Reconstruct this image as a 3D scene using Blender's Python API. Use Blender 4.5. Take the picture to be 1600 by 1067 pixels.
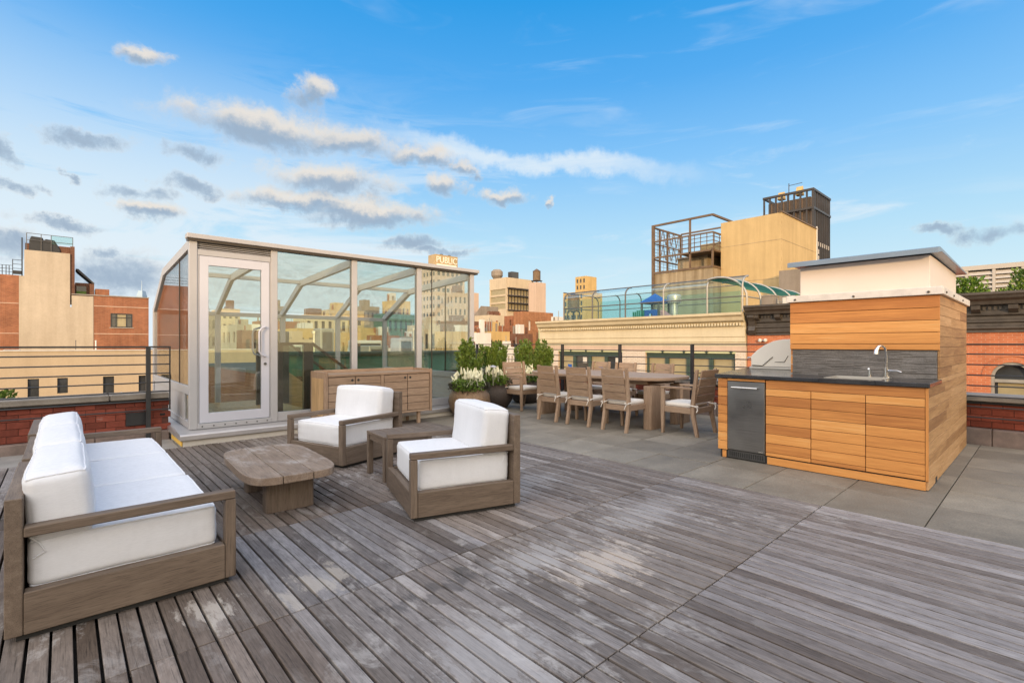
import bpy, bmesh, math, random
from mathutils import Vector, Matrix, noise as mnoise
R = math.radians
rng = random.Random(7)
scene = bpy.context.scene
for o in list(bpy.data.objects):
    bpy.data.objects.remove(o, do_unlink=True)

# ------------------------------------------------------------------ camera
CAM_H = 1.30
AZ = R(47.6)                                   # the lens looks this far round from +X
FW = (math.cos(AZ), math.sin(AZ)); RT = (math.sin(AZ), -math.cos(AZ))
cd = bpy.data.cameras.new('camera'); cam = bpy.data.objects.new('camera', cd)
scene.collection.objects.link(cam); scene.camera = cam
cam.location = (0, 0, CAM_H); cam.rotation_euler = (R(90), 0, AZ - R(90))
cd.sensor_width = 36; cd.lens = 767 / 1600 * 36; cd.shift_y = 4.5 / 1600
cd.clip_start = 0.05; cd.clip_end = 6000

# ------------------------------------------------------------------ light
SUN_AZ, SUN_EL = R(227), R(9)                  # low evening sun behind the lens
sd = bpy.data.lights.new('sun', 'SUN'); sd.energy = 3.0; sd.angle = R(3.0); sd.color = (1.0, 0.66, 0.34)
sun = bpy.data.objects.new('sun', sd); scene.collection.objects.link(sun)
sdir = Vector((math.cos(SUN_AZ) * math.cos(SUN_EL), math.sin(SUN_AZ) * math.cos(SUN_EL), math.sin(SUN_EL)))
sun.rotation_euler = sdir.to_track_quat('Z', 'Y').to_euler(); sun.location = (-20, -20, 30)

world = bpy.data.worlds.new('World'); scene.world = world; world.use_nodes = True
wt = world.node_tree; wt.nodes.clear()
def wn(t, **k):
    n = wt.nodes.new(t)
    for a, b in k.items(): setattr(n, a, b)
    return n
def wl(a, b): wt.links.new(a, b)
def wmath(op, a, b=None, c=None, clamp=False):
    n = wn('ShaderNodeMath', operation=op, use_clamp=clamp)
    for i, x in enumerate((a, b, c)):
        if x is None: continue
        if hasattr(x, 'links'): wl(x, n.inputs[i])
        else: n.inputs[i].default_value = x
    return n.outputs[0]
def wvec(op, a, b):
    n = wn('ShaderNodeVectorMath', operation=op)
    for i, x in enumerate((a, b)):
        if x is None: continue
        if hasattr(x, 'links'): wl(x, n.inputs[i])
        else: n.inputs[i].default_value = x
    return n
def wmap(v, a, b, c=0.0, d=1.0, smooth=True):
    n = wn('ShaderNodeMapRange', interpolation_type='SMOOTHSTEP' if smooth else 'LINEAR')
    wl(v, n.inputs[0])
    for i, x in enumerate((a, b, c, d)): n.inputs[i + 1].default_value = x
    return n.outputs[0]
def wmix(f, a, b):
    n = wn('ShaderNodeMix', data_type='RGBA')
    if hasattr(f, 'links'): wl(f, n.inputs[0])
    else: n.inputs[0].default_value = f
    for i, x in ((6, a), (7, b)):
        if hasattr(x, 'links'): wl(x, n.inputs[i])
        else: n.inputs[i].default_value = (*x, 1)
    return n.outputs[2]
def wnoise(vec, scale, detail=6, rough=0.55, dist=0.0):
    n = wn('ShaderNodeTexNoise'); wl(vec, n.inputs['Vector'])
    n.inputs['Scale'].default_value = scale; n.inputs['Detail'].default_value = detail
    n.inputs['Roughness'].default_value = rough; n.inputs['Distortion'].default_value = dist
    return n
SKY_STRENGTH = 0.15
sky = wn('ShaderNodeTexSky', sky_type='NISHITA'); sky.sun_disc = False
sky.sun_elevation = SUN_EL; sky.sun_rotation = R(90) - SUN_AZ
sky.altitude = 30; sky.air_density = 1.2; sky.dust_density = 0.6; sky.ozone_density = 2.2
tc = wn('ShaderNodeTexCoord'); dirv = tc.outputs['Generated']
sep = wn('ShaderNodeSeparateXYZ'); wl(dirv, sep.inputs[0])
az = wmath('ARCTAN2', sep.outputs[1], sep.outputs[0]); el = wmath('ARCSINE', sep.outputs[2])
comb = wn('ShaderNodeCombineXYZ'); wl(az, comb.inputs[0]); wl(el, comb.inputs[1]); azel = comb.outputs[0]
# clear evening air: the model's glow round the low sun passes into deep clean blue on the far side
hs = wn('ShaderNodeHueSaturation'); hs.inputs['Hue'].default_value = 0.5; hs.inputs['Saturation'].default_value = 0.8
hs.inputs['Value'].default_value = SKY_STRENGTH; wl(sky.outputs[0], hs.inputs['Color'])
er = wn('ShaderNodeValToRGB'); wl(wmap(el, 0.0, 1.2, 0, 1, False), er.inputs[0])
while len(er.color_ramp.elements) < 7: er.color_ramp.elements.new(0.5)
for e_, (p_, c_) in zip(er.color_ramp.elements, ((0.0, (.74, .88, .93)), (.08, (.66, .86, .94)), (.17, (.47, .75, .95)), (.29, (.235, .56, .95)), (.40, (.095, .415, .88)), (.52, (.025, .33, .80)), (1.0, (.02, .18, .55)))):
    e_.position = p_; e_.color = (*c_, 1)
dsun = wvec('DOT_PRODUCT', dirv, tuple(sdir)).outputs['Value']
wsun = wmap(dsun, -0.62, 0.45)
veil = wnoise(dirv, 2.2, 5, 0.55)
vf = wmath('MULTIPLY', wmap(veil.outputs[0], 0.25, 0.65, 0.55, 1.0), wmap(el, -0.02, 0.9, 1.0, 0.8))
hicol = wmix(wmap(el, 0.12, 0.75), (2.75, 2.13, 1.34), (3.7, 3.55, 3.5))
west = wmap(wvec('DOT_PRODUCT', dirv, (-0.95, -0.31, 0.0)).outputs['Value'], -0.3, 0.85, 0.62, 1.22)   # unseen veil, made brighter westward to light the west-facing sides
wc = wn('ShaderNodeVectorMath', operation='SCALE'); wl(hicol, wc.inputs[0]); wl(west, wc.inputs['Scale'])
rear = wmix(wmath('MULTIPLY', vf, 0.82), hs.outputs[0], wc.outputs[0])
skycol = wmix(wsun, er.outputs[0], rear)
# cumulus banks: (azimuth, elevation, half width, half height, dark)
CLOUDS = [(1.4614,.4425,.0367,.0128,0),(1.2093,.4473,.0388,.0234,0),(1.2855,.377,.1456,.03,0),(1.1576,.3688,.0963,.0234,0),(1.1808,.3005,.1011,.0266,0),
 (1.248,.2564,.0904,.0178,0),(1.134,.2509,.1354,.0209,0),(1.0176,.3591,.0765,.0178,0),(1.4824,.2341,.039,.0117,1),(1.4682,.2076,.0399,.014,0),(1.4221,.2582,.0331,.0121,1),
 (1.6372,.2585,.0159,.0221,1),(1.6278,.2196,.0261,.0078,1),(.8595,.302,.0469,.0142,0),(.9707,.3122,.0437,.0186,0),(.9257,.3486,.0259,.0137,0),(1.0364,.1978,.0914,.0135,1),
 (.9668,.1802,.0645,.01,1),(1.5338,.3018,.0473,.0126,1),(1.4176,.3129,.0418,.0147,1),(1.53,.1486,.0234,.0117,1),(1.5066,.1114,.0960,.036,1),(1.6246,.1363,.0531,.020,1),
 (.0982,.1821,.0349,.0094,1),(.05,.1679,.0318,.0144,1),(.7657,.2848,.0143,.0084,0),(1.5776,.178,.0363,.0083,1),(1.5576,.2417,.0118,.0064,1),
 (2.1,.30,.16,.03,0),(2.5,.22,.2,.03,1),(2.9,.36,.15,.03,0),(3.5,.2,.3,.025,1),(-.4,.3,.15,.028,0),(-.9,.2,.25,.025,1),(-1.3,.35,.16,.03,0),(-1.7,.17,.3,.02,1),(-2.2,.25,.2,.03,0),(-2.7,.15,.25,.02,1)]
warp = wnoise(dirv, 7.0, 8, 0.66)
wv = wvec('SUBTRACT', warp.outputs['Color'], (0.5, 0.5, 0.5)).outputs[0]
wsc = wvec('MULTIPLY', wv, (0.22, 0.10, 0.0)).outputs[0]
pos = wvec('ADD', azel, wsc).outputs[0]
dens = None; dark = None
for (a, e, w, h, k) in CLOUDS:
    q = wvec('MULTIPLY', wvec('SUBTRACT', pos, (a, e, 0)).outputs[0], (0.8 / w, 0.75 / h, 0)).outputs[0]
    ln = wvec('LENGTH', q, None).outputs['Value']
    m = wmap(ln, 1.55, 0.0, 0.0, 0.80 if k else 1.0)
    dens = m if dens is None else wmath('MAXIMUM', dens, m)
    sq = wn('ShaderNodeSeparateXYZ'); wl(q, sq.inputs[0])
    lo = wmap(sq.outputs[1], 0.55, -0.65) if not k else wmap(sq.outputs[1], 2.2, 0.4)
    dk = wmath('MULTIPLY', m, lo)
    dark = dk if dark is None else wmath('MAXIMUM', dark, dk)
fine = wnoise(dirv, 22.0, 10, 0.68, 0.4)
fd = wmath('MULTIPLY_ADD', fine.outputs[0], 1.5, -0.75)
cden = wmap(wmath('ADD', dens, wmath('MULTIPLY', fd, wmap(dens, 0.0, 0.25, 0.0, 1.0))), 0.10, 0.95)
cdark = wmath('MULTIPLY', wmap(wmath('ADD', dark, wmath('MULTIPLY', fd, 0.45)), 0.05, 0.72), 0.9)
# high thin cloud in streaks
cir = wn('ShaderNodeMapping'); wl(azel, cir.inputs[0])
cir.inputs['Rotation'].default_value = (0, 0, R(-9)); cir.inputs['Scale'].default_value = (1.6, 9.0, 1)
c1 = wnoise(cir.outputs[0], 1.7, 9, 0.64, 0.9)
low = wmap(el, 0.55, 0.10); 
side = wmap(az, 0.75, 1.45, 0.0, 1.0)
c1v = wmap(wmath('ADD', c1.outputs[0], wmath('MULTIPLY_ADD', side, 0.28, -0.10)), 0.44, 0.64)
cw = wn('ShaderNodeMapping'); wl(azel, cw.inputs[0]); cw.inputs['Rotation'].default_value = (0, 0, R(14)); cw.inputs['Scale'].default_value = (2.2, 12.0, 1)
c2 = wnoise(cw.outputs[0], 1.5, 5, 0.55, 0.8)
c2v = wmath('MULTIPLY', wmap(c2.outputs[0], 0.54, 0.80), wmap(el, 0.04, 0.12))
cirf = wmath('MAXIMUM', wmath('MULTIPLY', wmath('MULTIPLY', c1v, low), 0.9), wmath('MULTIPLY', c2v, 0.30))
# one long bright streak reaching right from the big bank
st = wn('ShaderNodeMapping'); wl(pos, st.inputs[0]); st.vector_type = 'POINT'
sa = wvec('SUBTRACT', pos, (0.80, 0.358, 0)).outputs[0]
ss = wn('ShaderNodeSeparateXYZ'); wl(sa, ss.inputs[0])
ty = wmath('SUBTRACT', ss.outputs[1], wmath('MULTIPLY', ss.outputs[0], 0.14))
stk = wmath('MULTIPLY', wmap(wmath('ABSOLUTE', ty), 0.026, 0.004), wmap(wmath('ABSOLUTE', ss.outputs[0]), 0.40, 0.12))
stk = wmath('MULTIPLY', stk, wmap(c1.outputs[0], 0.25, 0.6, 0.45, 1.0))
cirf = wmath('MAXIMUM', cirf, wmath('MULTIPLY', stk, 0.85))
LIT = (1.06, 0.98, 0.88); SHD = (0.36, 0.51, 0.70); CIR = (0.98, 1.10, 1.19)
ccol = wmix(cdark, LIT, SHD)
b1 = wn('ShaderNodeBackground'); wl(skycol, b1.inputs[0]); b1.inputs[1].default_value = 1.0
CLOUD_GAIN = 0.80
b2 = wn('ShaderNodeBackground'); b2.inputs[0].default_value = (*CIR, 1); b2.inputs[1].default_value = CLOUD_GAIN
b3 = wn('ShaderNodeBackground'); wl(ccol, b3.inputs[0]); b3.inputs[1].default_value = CLOUD_GAIN
m1 = wn('ShaderNodeMixShader'); wl(cirf, m1.inputs[0]); wl(b1.outputs[0], m1.inputs[1]); wl(b2.outputs[0], m1.inputs[2])
up = wmap(el, -0.01, 0.02)
m2 = wn('ShaderNodeMixShader'); wl(wmath('MULTIPLY', cden, 0.92), m2.inputs[0]); wl(m1.outputs[0], m2.inputs[1]); wl(b3.outputs[0], m2.inputs[2])
wo = wn('ShaderNodeOutputWorld'); wl(m2.outputs[0], wo.inputs[0])

vs = scene.view_settings
scene.display_settings.display_device = 'sRGB'
vs.view_transform = 'Standard'; vs.look = 'None'; vs.gamma = 1.0; vs.use_curve_mapping = False; vs.exposure = 0.0
scene.render.engine = 'CYCLES'
cy = scene.cycles
cy.use_denoising = True; cy.max_bounces = 10; cy.transparent_max_bounces = 24; cy.glossy_bounces = 5; cy.diffuse_bounces = 4
cy.sample_clamp_indirect = 6.0; cy.caustics_reflective = False; cy.caustics_refractive = False

# ------------------------------------------------------------------ materials
def new_mat(name):
    m = bpy.data.materials.new(name); m.use_nodes = True
    nt = m.node_tree; return m, nt, nt.nodes['Principled BSDF']
class N:
    """small node-writing helper for one material"""
    def __init__(s, name):
        s.m, s.t, s.b = new_mat(name)
    def n(s, t, **k):
        x = s.t.nodes.new(t)
        for a, b in k.items(): setattr(x, a, b)
        return x
    def put(s, x, i):
        if hasattr(x, 'links'): s.t.links.new(x, i)
        elif isinstance(x, (tuple, list)) and len(x) == 3 and i.type == 'RGBA': i.default_value = (*x, 1)
        else: i.default_value = x
    def coord(s, kind='Object'):
        if kind == 'World': return s.n('ShaderNodeNewGeometry').outputs['Position']
        return s.n('ShaderNodeTexCoord').outputs[kind]
    def rnd(s): return s.n('ShaderNodeObjectInfo').outputs['Random']
    def math(s, op, a, b=0.0, c=0.0):
        x = s.n('ShaderNodeMath', operation=op)
        s.put(a, x.inputs[0]); s.put(b, x.inputs[1]); s.put(c, x.inputs[2]); return x.outputs[0]
    def mapping(s, v, scale=(1, 1, 1), rot=(0, 0, 0), loc=(0, 0, 0)):
        x = s.n('ShaderNodeMapping'); s.put(v, x.inputs[0]); s.put(loc, x.inputs[1]); s.put(rot, x.inputs[2]); s.put(scale, x.inputs[3]); return x.outputs[0]
    def noise(s, v, scale=5, detail=5, rough=0.6, dist=0.0):
        x = s.n('ShaderNodeTexNoise'); s.put(v, x.inputs['Vector']); s.put(scale, x.inputs['Scale']); s.put(detail, x.inputs['Detail'])
        s.put(rough, x.inputs['Roughness']); s.put(dist, x.inputs['Distortion']); return x.outputs[0]
    def ramp(s, f, stops):
        x = s.n('ShaderNodeValToRGB'); s.put(f, x.inputs[0]); r = x.color_ramp
        while len(r.elements) < len(stops): r.elements.new(0.5)
        for e, (p, c) in zip(r.elements, stops): e.position = p; e.color = (*c, 1) if len(c) == 3 else c
        return x.outputs[0]
    def map(s, v, a, b, c=0.0, d=1.0):
        x = s.n('ShaderNodeMapRange'); s.put(v, x.inputs[0])
        for i, q in enumerate((a, b, c, d)): s.put(q, x.inputs[i + 1])
        return x.outputs[0]
    def mix(s, f, a, b, mode='MIX'):
        x = s.n('ShaderNodeMix', data_type='RGBA', blend_type=mode); s.put(f, x.inputs[0]); s.put(a, x.inputs[6]); s.put(b, x.inputs[7]); return x.outputs[2]
    def offset(s, v, k=37.0):
        r = s.rnd(); c = s.n('ShaderNodeCombineXYZ')
        for i, q in enumerate((k, k * 1.7, k * 0.61)): s.put(s.math('MULTIPLY', r, q), c.inputs[i])
        x = s.n('ShaderNodeVectorMath', operation='ADD'); s.put(v, x.inputs[0]); s.put(c.outputs[0], x.inputs[1]); return x.outputs[0]
    def bump(s, h, strength=0.3, dist=0.01):
        x = s.n('ShaderNodeBump'); s.put(h, x.inputs['Height']); s.put(strength, x.inputs['Strength']); s.put(dist, x.inputs['Distance'])
        s.t.links.new(x.outputs[0], s.b.inputs['Normal'])
    def out(s, col, rough=0.6, metal=0.0, spec=0.5):
        s.put(col, s.b.inputs['Base Color']); s.put(rough, s.b.inputs['Roughness']); s.put(metal, s.b.inputs['Metallic']); s.put(spec, s.b.inputs['Specular IOR Level']); return s.m

def paint(name, col, rough=0.5, var=0.12, scale=3.0, metal=0.0, bump=0.0, spec=0.5, obj=0.0, coord='Object', fine=0.0):
    s = N(name); v = s.coord(coord); f = s.noise(v, scale, 6, 0.65)
    lo = tuple(c * (1 - var) for c in col); hi = tuple(min(1, c * (1 + var)) for c in col)
    c = s.ramp(s.map(f, 0.3, 0.7), ((0, lo), (1, hi)))
    if obj:
        c = s.mix(1.0, c, s.ramp(s.rnd(), ((0, (1 - obj,) * 3), (1, (1,) * 3))), 'MULTIPLY')
    if fine:
        g = s.noise(v, scale * 30, 3, 0.7); c = s.mix(1.0, c, s.ramp(s.map(g, 0.3, 0.7), ((0, (1 - fine,) * 3), (1, (1,) * 3))), 'MULTIPLY')
    if bump: s.bump(s.noise(v, scale * 20, 4, 0.6), bump, 0.005)
    r = s.map(f, 0.3, 0.7, rough * 0.85, min(1, rough * 1.15))
    return s.out(c, r, metal, spec)

def wood(name, axis, stops, rough=0.65, grain=38.0, along=1.6, bump=0.25, objw=0.55, grey=None, pore=0.62, kind='Object'):
    s = N(name); v = s.offset(s.coord(kind))
    sc = [grain] * 3; sc[axis] = along
    g = s.noise(s.mapping(v, tuple(sc)), 1.0, 7, 0.62, 0.35)
    sc2 = [grain * 0.22] * 3; sc2[axis] = along * 0.5
    b = s.noise(s.mapping(v, tuple(sc2)), 1.0, 4, 0.55, 0.8)
    f = s.math('ADD', s.math('MULTIPLY', s.map(g, 0.28, 0.72), 0.42), s.math('MULTIPLY', s.map(b, 0.3, 0.7), 0.58 - objw * 0.45))
    f = s.math('ADD', f, s.math('MULTIPLY', s.math('SUBTRACT', s.rnd(), 0.42), objw))
    c = s.ramp(f, stops)
    pores = s.map(s.noise(s.mapping(v, tuple(q * 3.2 if i != axis else q * 2.5 for i, q in enumerate(sc))), 1.0, 3, 0.7), 0.36, 0.5, pore, 1.0)
    c = s.mix(1.0, c, s.ramp(pores, ((0, (0, 0, 0)), (1, (1, 1, 1)))), 'MULTIPLY')
    if grey:
        w = s.noise(s.mapping(s.coord('World'), (11, 4.5, 4)), 1.0, 8, 0.72, .3); w2 = s.noise(s.coord('World'), 2.6, 3, 0.5)
        c = s.mix(s.math('MULTIPLY', s.map(w, 0.47, 0.62, 0.0, grey[1]), s.map(w2, 0.42, 0.55)), c, grey[0])
    s.bump(g, bump, 0.003)
    return s.out(c, rough, 0.0, 0.3)

# --- deck boards: silvered hardwood with brown and pale boards, mineral stains that cross the boards
def deck_mat(name):
    s = N(name); v = s.offset(s.coord('Object'), 53.0)
    g = s.noise(s.mapping(v, (120, 5.5, 60)), 1.0, 8, 0.68, 0.3)
    b = s.noise(s.mapping(v, (9, 0.9, 9)), 1.0, 4, 0.55, 0.6)
    r = s.rnd()
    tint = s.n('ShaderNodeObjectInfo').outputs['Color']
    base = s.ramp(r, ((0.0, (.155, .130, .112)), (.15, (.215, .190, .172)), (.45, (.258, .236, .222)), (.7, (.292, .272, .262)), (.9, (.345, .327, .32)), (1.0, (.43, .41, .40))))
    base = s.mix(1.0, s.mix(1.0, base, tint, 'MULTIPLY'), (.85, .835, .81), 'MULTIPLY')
    k = s.math('ADD', s.math('MULTIPLY', s.map(g, 0.25, 0.75), 0.6), s.math('MULTIPLY', s.map(b, 0.3, 0.7), 0.4))
    c = s.mix(1.0, base, s.ramp(k, ((0.0, (.50, .47, .45)), (0.5, (.95, .94, .94)), (1.0, (1.32, 1.31, 1.31)))), 'MULTIPLY')
    mott = s.noise(s.mapping(v, (46, 11, 20)), 1.0, 6, 0.7)
    c = s.mix(1.0, c, s.ramp(s.map(mott, .3, .7), ((0, (.70, .69, .68)), (.5, (1, 1, 1)), (1, (1.18, 1.18, 1.18)))), 'MULTIPLY')
    crack = s.map(s.noise(s.mapping(v, (190, 3.5, 60)), 1.0, 4, 0.7), 0.33, 0.45, 0.45, 1.0)
    c = s.mix(1.0, c, s.ramp(crack, ((0, (0, 0, 0)), (1, (1, 1, 1)))), 'MULTIPLY')
    w0 = s.coord('World')
    w = s.offset(w0, 0.55)
    # brown damp-looking areas
    br = s.noise(s.mapping(w, (0.9, 0.55, 1), (0, 0, 0), (3, 1, 0)), 1.0, 5, 0.6, 0.4)
    c = s.mix(s.map(br, 0.52, 0.72, 0.0, 0.55), c, s.mix(1.0, c, (.72, .60, .50), 'MULTIPLY'))
    # pale scuffs
    sp = s.noise(s.mapping(w, (7, 3.2, 1)), 1.0, 8, 0.72, 0.5)
    area = s.noise(s.mapping(w0, (0.75, 0.75, 1), (0, 0, 0), (7.3, 2.1, 0)), 1.0, 3, 0.5)
    c = s.mix(s.math('MULTIPLY', s.map(sp, 0.52, 0.62), s.map(area, 0.42, 0.62, 0, 0.55)), c, (.50, .475, .455))
    dk = s.noise(s.mapping(w, (11, 6, 1), (0, 0, .4), (5, 9, 0)), 1.0, 8, 0.75, 0.6); da = s.noise(s.mapping(w, (0.9, 0.9, 1), (0, 0, 0), (1.3, 8.1, 0)), 1.0, 3, 0.5)
    c = s.mix(s.math('MULTIPLY', s.map(dk, 0.56, 0.66), s.map(da, 0.45, 0.62, 0, 0.7)), c, (.105, .088, .076))
    # the worn bare patch and the dull marks round it, where furniture used to stand
    for (x, y, rx, ry, amt, col) in ((2.42, 1.78, .36, .22, .66, (.54, .47, .405)), (2.12, 2.08, .34, .16, .5, (.47, .45, .44)), (1.02, 2.72, .22, .16, .55, (.48, .43, .37)), (.52, 2.75, .13, .16, .65, (.52, .475, .42)), (1.45, 2.2, .35, .06, .5, (.055, .05, .048)), (1.72, 2.28, .10, .05, .6, (.06, .055, .05)), (3.2, 3.3, .5, .25, .35, (.48, .465, .46)), (1.35, 1.6, .25, .3, .4, (.46, .445, .445)), (3.35, 2.1, .6, .2, .3, (.48, .465, .465))):
        d = s.n('ShaderNodeVectorMath', operation='SUBTRACT'); s.put(s.offset(w0, 0.10), d.inputs[0]); s.put((x + .05, y + .085, .03), d.inputs[1])
        q = s.n('ShaderNodeVectorMath', operation='MULTIPLY'); s.put(d.outputs[0], q.inputs[0]); s.put((1 / rx, 1 / ry, 0), q.inputs[1])
        l = s.n('ShaderNodeVectorMath', operation='LENGTH'); s.put(q.outputs[0], l.inputs[0])
        e = s.math('ADD', l.outputs['Value'], s.math('ADD', s.math('MULTIPLY', s.math('SUBTRACT', sp, 0.5), 4.2), s.math('MULTIPLY', s.math('SUBTRACT', mott, 0.5), 2.4)))
        c = s.mix(s.map(e, 1.0, 0.55, 0.0, amt), c, col)
    s.bump(s.math('ADD', s.math('MULTIPLY', g, 0.7), s.math('MULTIPLY', crack, 0.6)), 0.42, 0.003)
    rr = s.map(g, 0.3, 0.7, 0.75, 0.55)
    return s.out(c, rr, 0.0, 0.35)

M = {}
M['deck'] = deck_mat('silvered_deck_wood')
TEAK = ((0, (0.105, 0.077, 0.057)), (0.35, (0.150, 0.112, 0.084)), (0.65, (0.182, 0.138, 0.104)), (1, (0.24, 0.187, 0.145)))
TEAK2 = ((0, (0.258, 0.173, 0.116)), (0.35, (0.347, 0.239, 0.163)), (0.65, (0.408, 0.288, 0.201)), (1, (0.503, 0.365, 0.260)))
for i, a in enumerate('xyz'):
    M['teak_' + a] = wood('weathered_teak_' + a, i, TEAK, 0.62, 85, 4.0, 0.18, 0.22)
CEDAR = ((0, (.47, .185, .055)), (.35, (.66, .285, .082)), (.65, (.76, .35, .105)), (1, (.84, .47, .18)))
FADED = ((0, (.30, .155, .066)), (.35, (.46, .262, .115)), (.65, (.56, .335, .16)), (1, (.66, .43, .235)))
for i, a in enumerate('xyz'):
    M['pale_teak_' + a] = wood('pale_weathered_teak_' + a, i, TEAK2, 0.62, 85, 4.0, 0.18, 0.22)
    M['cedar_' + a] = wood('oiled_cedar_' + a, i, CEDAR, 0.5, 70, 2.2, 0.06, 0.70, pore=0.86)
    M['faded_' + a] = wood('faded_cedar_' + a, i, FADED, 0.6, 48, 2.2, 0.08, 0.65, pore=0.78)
    M['tan_' + a] = wood('tan_plywood_' + a, i, ((0, (.42, .27, .13)), (1, (.62, .42, .23))), 0.55, 25, 1.2, 0.08, 0.2)
for i, a in enumerate('xyz'):
    M['scuffed_teak_' + a] = wood('scuffed_teak_' + a, i, ((0, (.16, .115, .083)), (.35, (.235, .173, .128)), (.65, (.285, .215, .162)), (1, (.35, .27, .21))), 0.6, 85, 4.0, 0.18, 0.22, grey=((.50, .465, .44), .55))
def fabric(name, col, dirt=0.10):
    s = N(name); v = s.coord('Object')
    w1 = s.n('ShaderNodeTexWave', wave_type='BANDS', bands_direction='X'); s.put(v, w1.inputs[0]); s.put(260.0, w1.inputs['Scale']); s.put(1.5, w1.inputs['Distortion']); s.put(2.0, w1.inputs['Detail Scale'])
    w2 = s.n('ShaderNodeTexWave', wave_type='BANDS', bands_direction='Z'); s.put(v, w2.inputs[0]); s.put(260.0, w2.inputs['Scale']); s.put(1.5, w2.inputs['Distortion'])
    h = s.math('ADD', w1.outputs['Fac'], w2.outputs['Fac'])
    d = s.noise(s.mapping(v, (13, 13, 2.2)), 1.0, 7, 0.7, 0.5); d2 = s.noise(v, 2.6, 4, .6)
    d = s.math('ADD', s.math('MULTIPLY', d, .6), s.math('MULTIPLY', d2, .45))
    c = s.mix(s.map(d, 0.5, 0.75, 0, dirt * 3), col, tuple(q * (1 - dirt * 2.2) for q in col))
    th = s.noise(s.mapping(v, (40, 40, 400)), 1.0, 3, 0.6)
    c = s.mix(1.0, c, s.ramp(th, ((0.3, (.93, .93, .93)), (0.6, (1, 1, 1)))), 'MULTIPLY')
    s.bump(s.math('ADD', s.math('MULTIPLY', h, 0.35), th), 0.16, 0.002)
    s.put(0.15, s.b.inputs['Sheen Weight'])
    return s.out(c, 0.9, 0.0, 0.2)
M['fabric'] = fabric('white_outdoor_fabric', (.72, .735, .77))
M['fabric_cream'] = fabric('cream_outdoor_fabric', (.80, .76, .70), 0.05)
M['alu'] = paint('greige_painted_aluminium', (.44, .44, .455), 0.42, 0.05, 4, 0.0, 0.04)
M['alu_white'] = paint('pale_lilac_painted_aluminium', (.56, .575, .65), 0.35, 0.03, 4, 0.0, 0.02)
M['flash'] = paint('mill_finish_flashing', (.62, .61, .62), 0.34, 0.05, 3, 0.7, 0.01)
M['kerb_cream'] = paint('cream_render', (.66, .62, .55), 0.8, 0.07, 6, 0, 0.2, fine=0.08)
M['foam'] = paint('yellow_foam', (.75, .48, .10), 0.9, 0.1, 20)
M['shadow_gap'] = paint('dark_recess', (.03, .03, .03), 0.9, 0.1, 5)
M['blackmetal'] = paint('charcoal_painted_steel', (.028, .03, .034), 0.42, 0.2, 9, 0.0, 0.06)
M['bronze_metal'] = paint('dark_bronze_metal', (.085, .07, .055), 0.4, 0.15, 6, 0.4)
M['grilles'] = paint('dark_vent_metal', (.12, .12, .12), 0.4, 0.1, 6, 0.7)
M['chrome'] = paint('brushed_chrome', (.75, .74, .72), 0.16, 0.05, 8, 1.0)
def steel(name, col=(.30, .29, .28)):
    s = N(name); v = s.coord('Object'); g = s.noise(s.mapping(v, (3, 3, 260)), 1.0, 4, 0.6)
    b = s.noise(v, 2.4, 3, 0.5)
    c = s.ramp(s.map(g, 0.3, 0.7), ((0, tuple(q * .8 for q in col)), (1, tuple(min(1, q * 1.2) for q in col))))
    s.bump(g, 0.05, 0.001)
    return s.out(c, s.map(b, 0.3, 0.7, 0.26, 0.42), 1.0)
M['steel'] = steel('brushed_stainless', (.31, .305, .30)); M['steel_light'] = paint('bead_blasted_stainless', (.62, .59, .54), 0.38, 0.05, 5, 0.55, 0.02)
def granite():
    s = N('polished_dark_granite'); v = s.coord('Object')
    a = s.noise(v, 160, 3, 0.7); b = s.noise(v, 6, 5, 0.6)
    c = s.ramp(s.math('ADD', s.math('MULTIPLY', a, .7), s.math('MULTIPLY', b, .3)), ((.38, (.012, .012, .014)), (.55, (.035, .035, .038)), (.72, (.12, .12, .125))))
    return s.out(c, s.map(b, .3, .7, .12, .24), 0.0, 0.6)
M['granite'] = granite()
def slate(name, stops, bump=0.3):
    s = N(name); v = s.offset(s.coord('Object')); w = s.coord('World')
    f = s.noise(s.mapping(v, (1.3, 1.3, 1)), 2.0, 7, 0.68); g = s.noise(v, 90, 4, 0.7); h = s.noise(s.mapping(w, (.5, .5, 1)), 1.0, 4, 0.6)
    k = s.math('ADD', s.math('MULTIPLY', s.map(f, .3, .7), .45), s.math('MULTIPLY', s.rnd(), .32)); k = s.math('ADD', k, s.math('MULTIPLY', s.math('SUBTRACT', h, .4), .7))
    c = s.ramp(k, stops); c = s.mix(1.0, c, s.ramp(s.map(g, .3, .7), ((0, (.72, .72, .72)), (1, (1.15, 1.15, 1.15)))), 'MULTIPLY')
    s.bump(s.math('ADD', g, f), bump, 0.004)
    return s.out(c, s.map(f, .3, .7, .6, .8), 0, .4)
M['paver'] = slate('dark_flagstone', ((0, (.145, .127, .10)), (.4, (.215, .19, .152)), (.7, (.285, .255, .206)), (1, (.37, .335, .275))))
M['strip_stone'] = slate('split_slate', ((0, (.15, .138, .13)), (.5, (.28, .26, .245)), (1, (.44, .41, .39))), 0.5)
M['concrete'] = paint('grey_concrete', (.30, .285, .265), 0.85, 0.22, 3, 0, 0.35, fine=0.15, obj=0.12)
M['coping'] = paint('weathered_limestone', (.36, .325, .285), 0.85, 0.25, 4, 0, 0.4, fine=0.2, obj=0.15)
M['stonebase'] = paint('brown_stone_base', (.26, .20, .175), 0.85, 0.35, 5, 0, 0.4, fine=0.2, obj=0.2)
M['mortar'] = paint('dark_red_mortar', (.13, .055, .042), 0.9, 0.25, 12, 0, 0.3)
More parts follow.
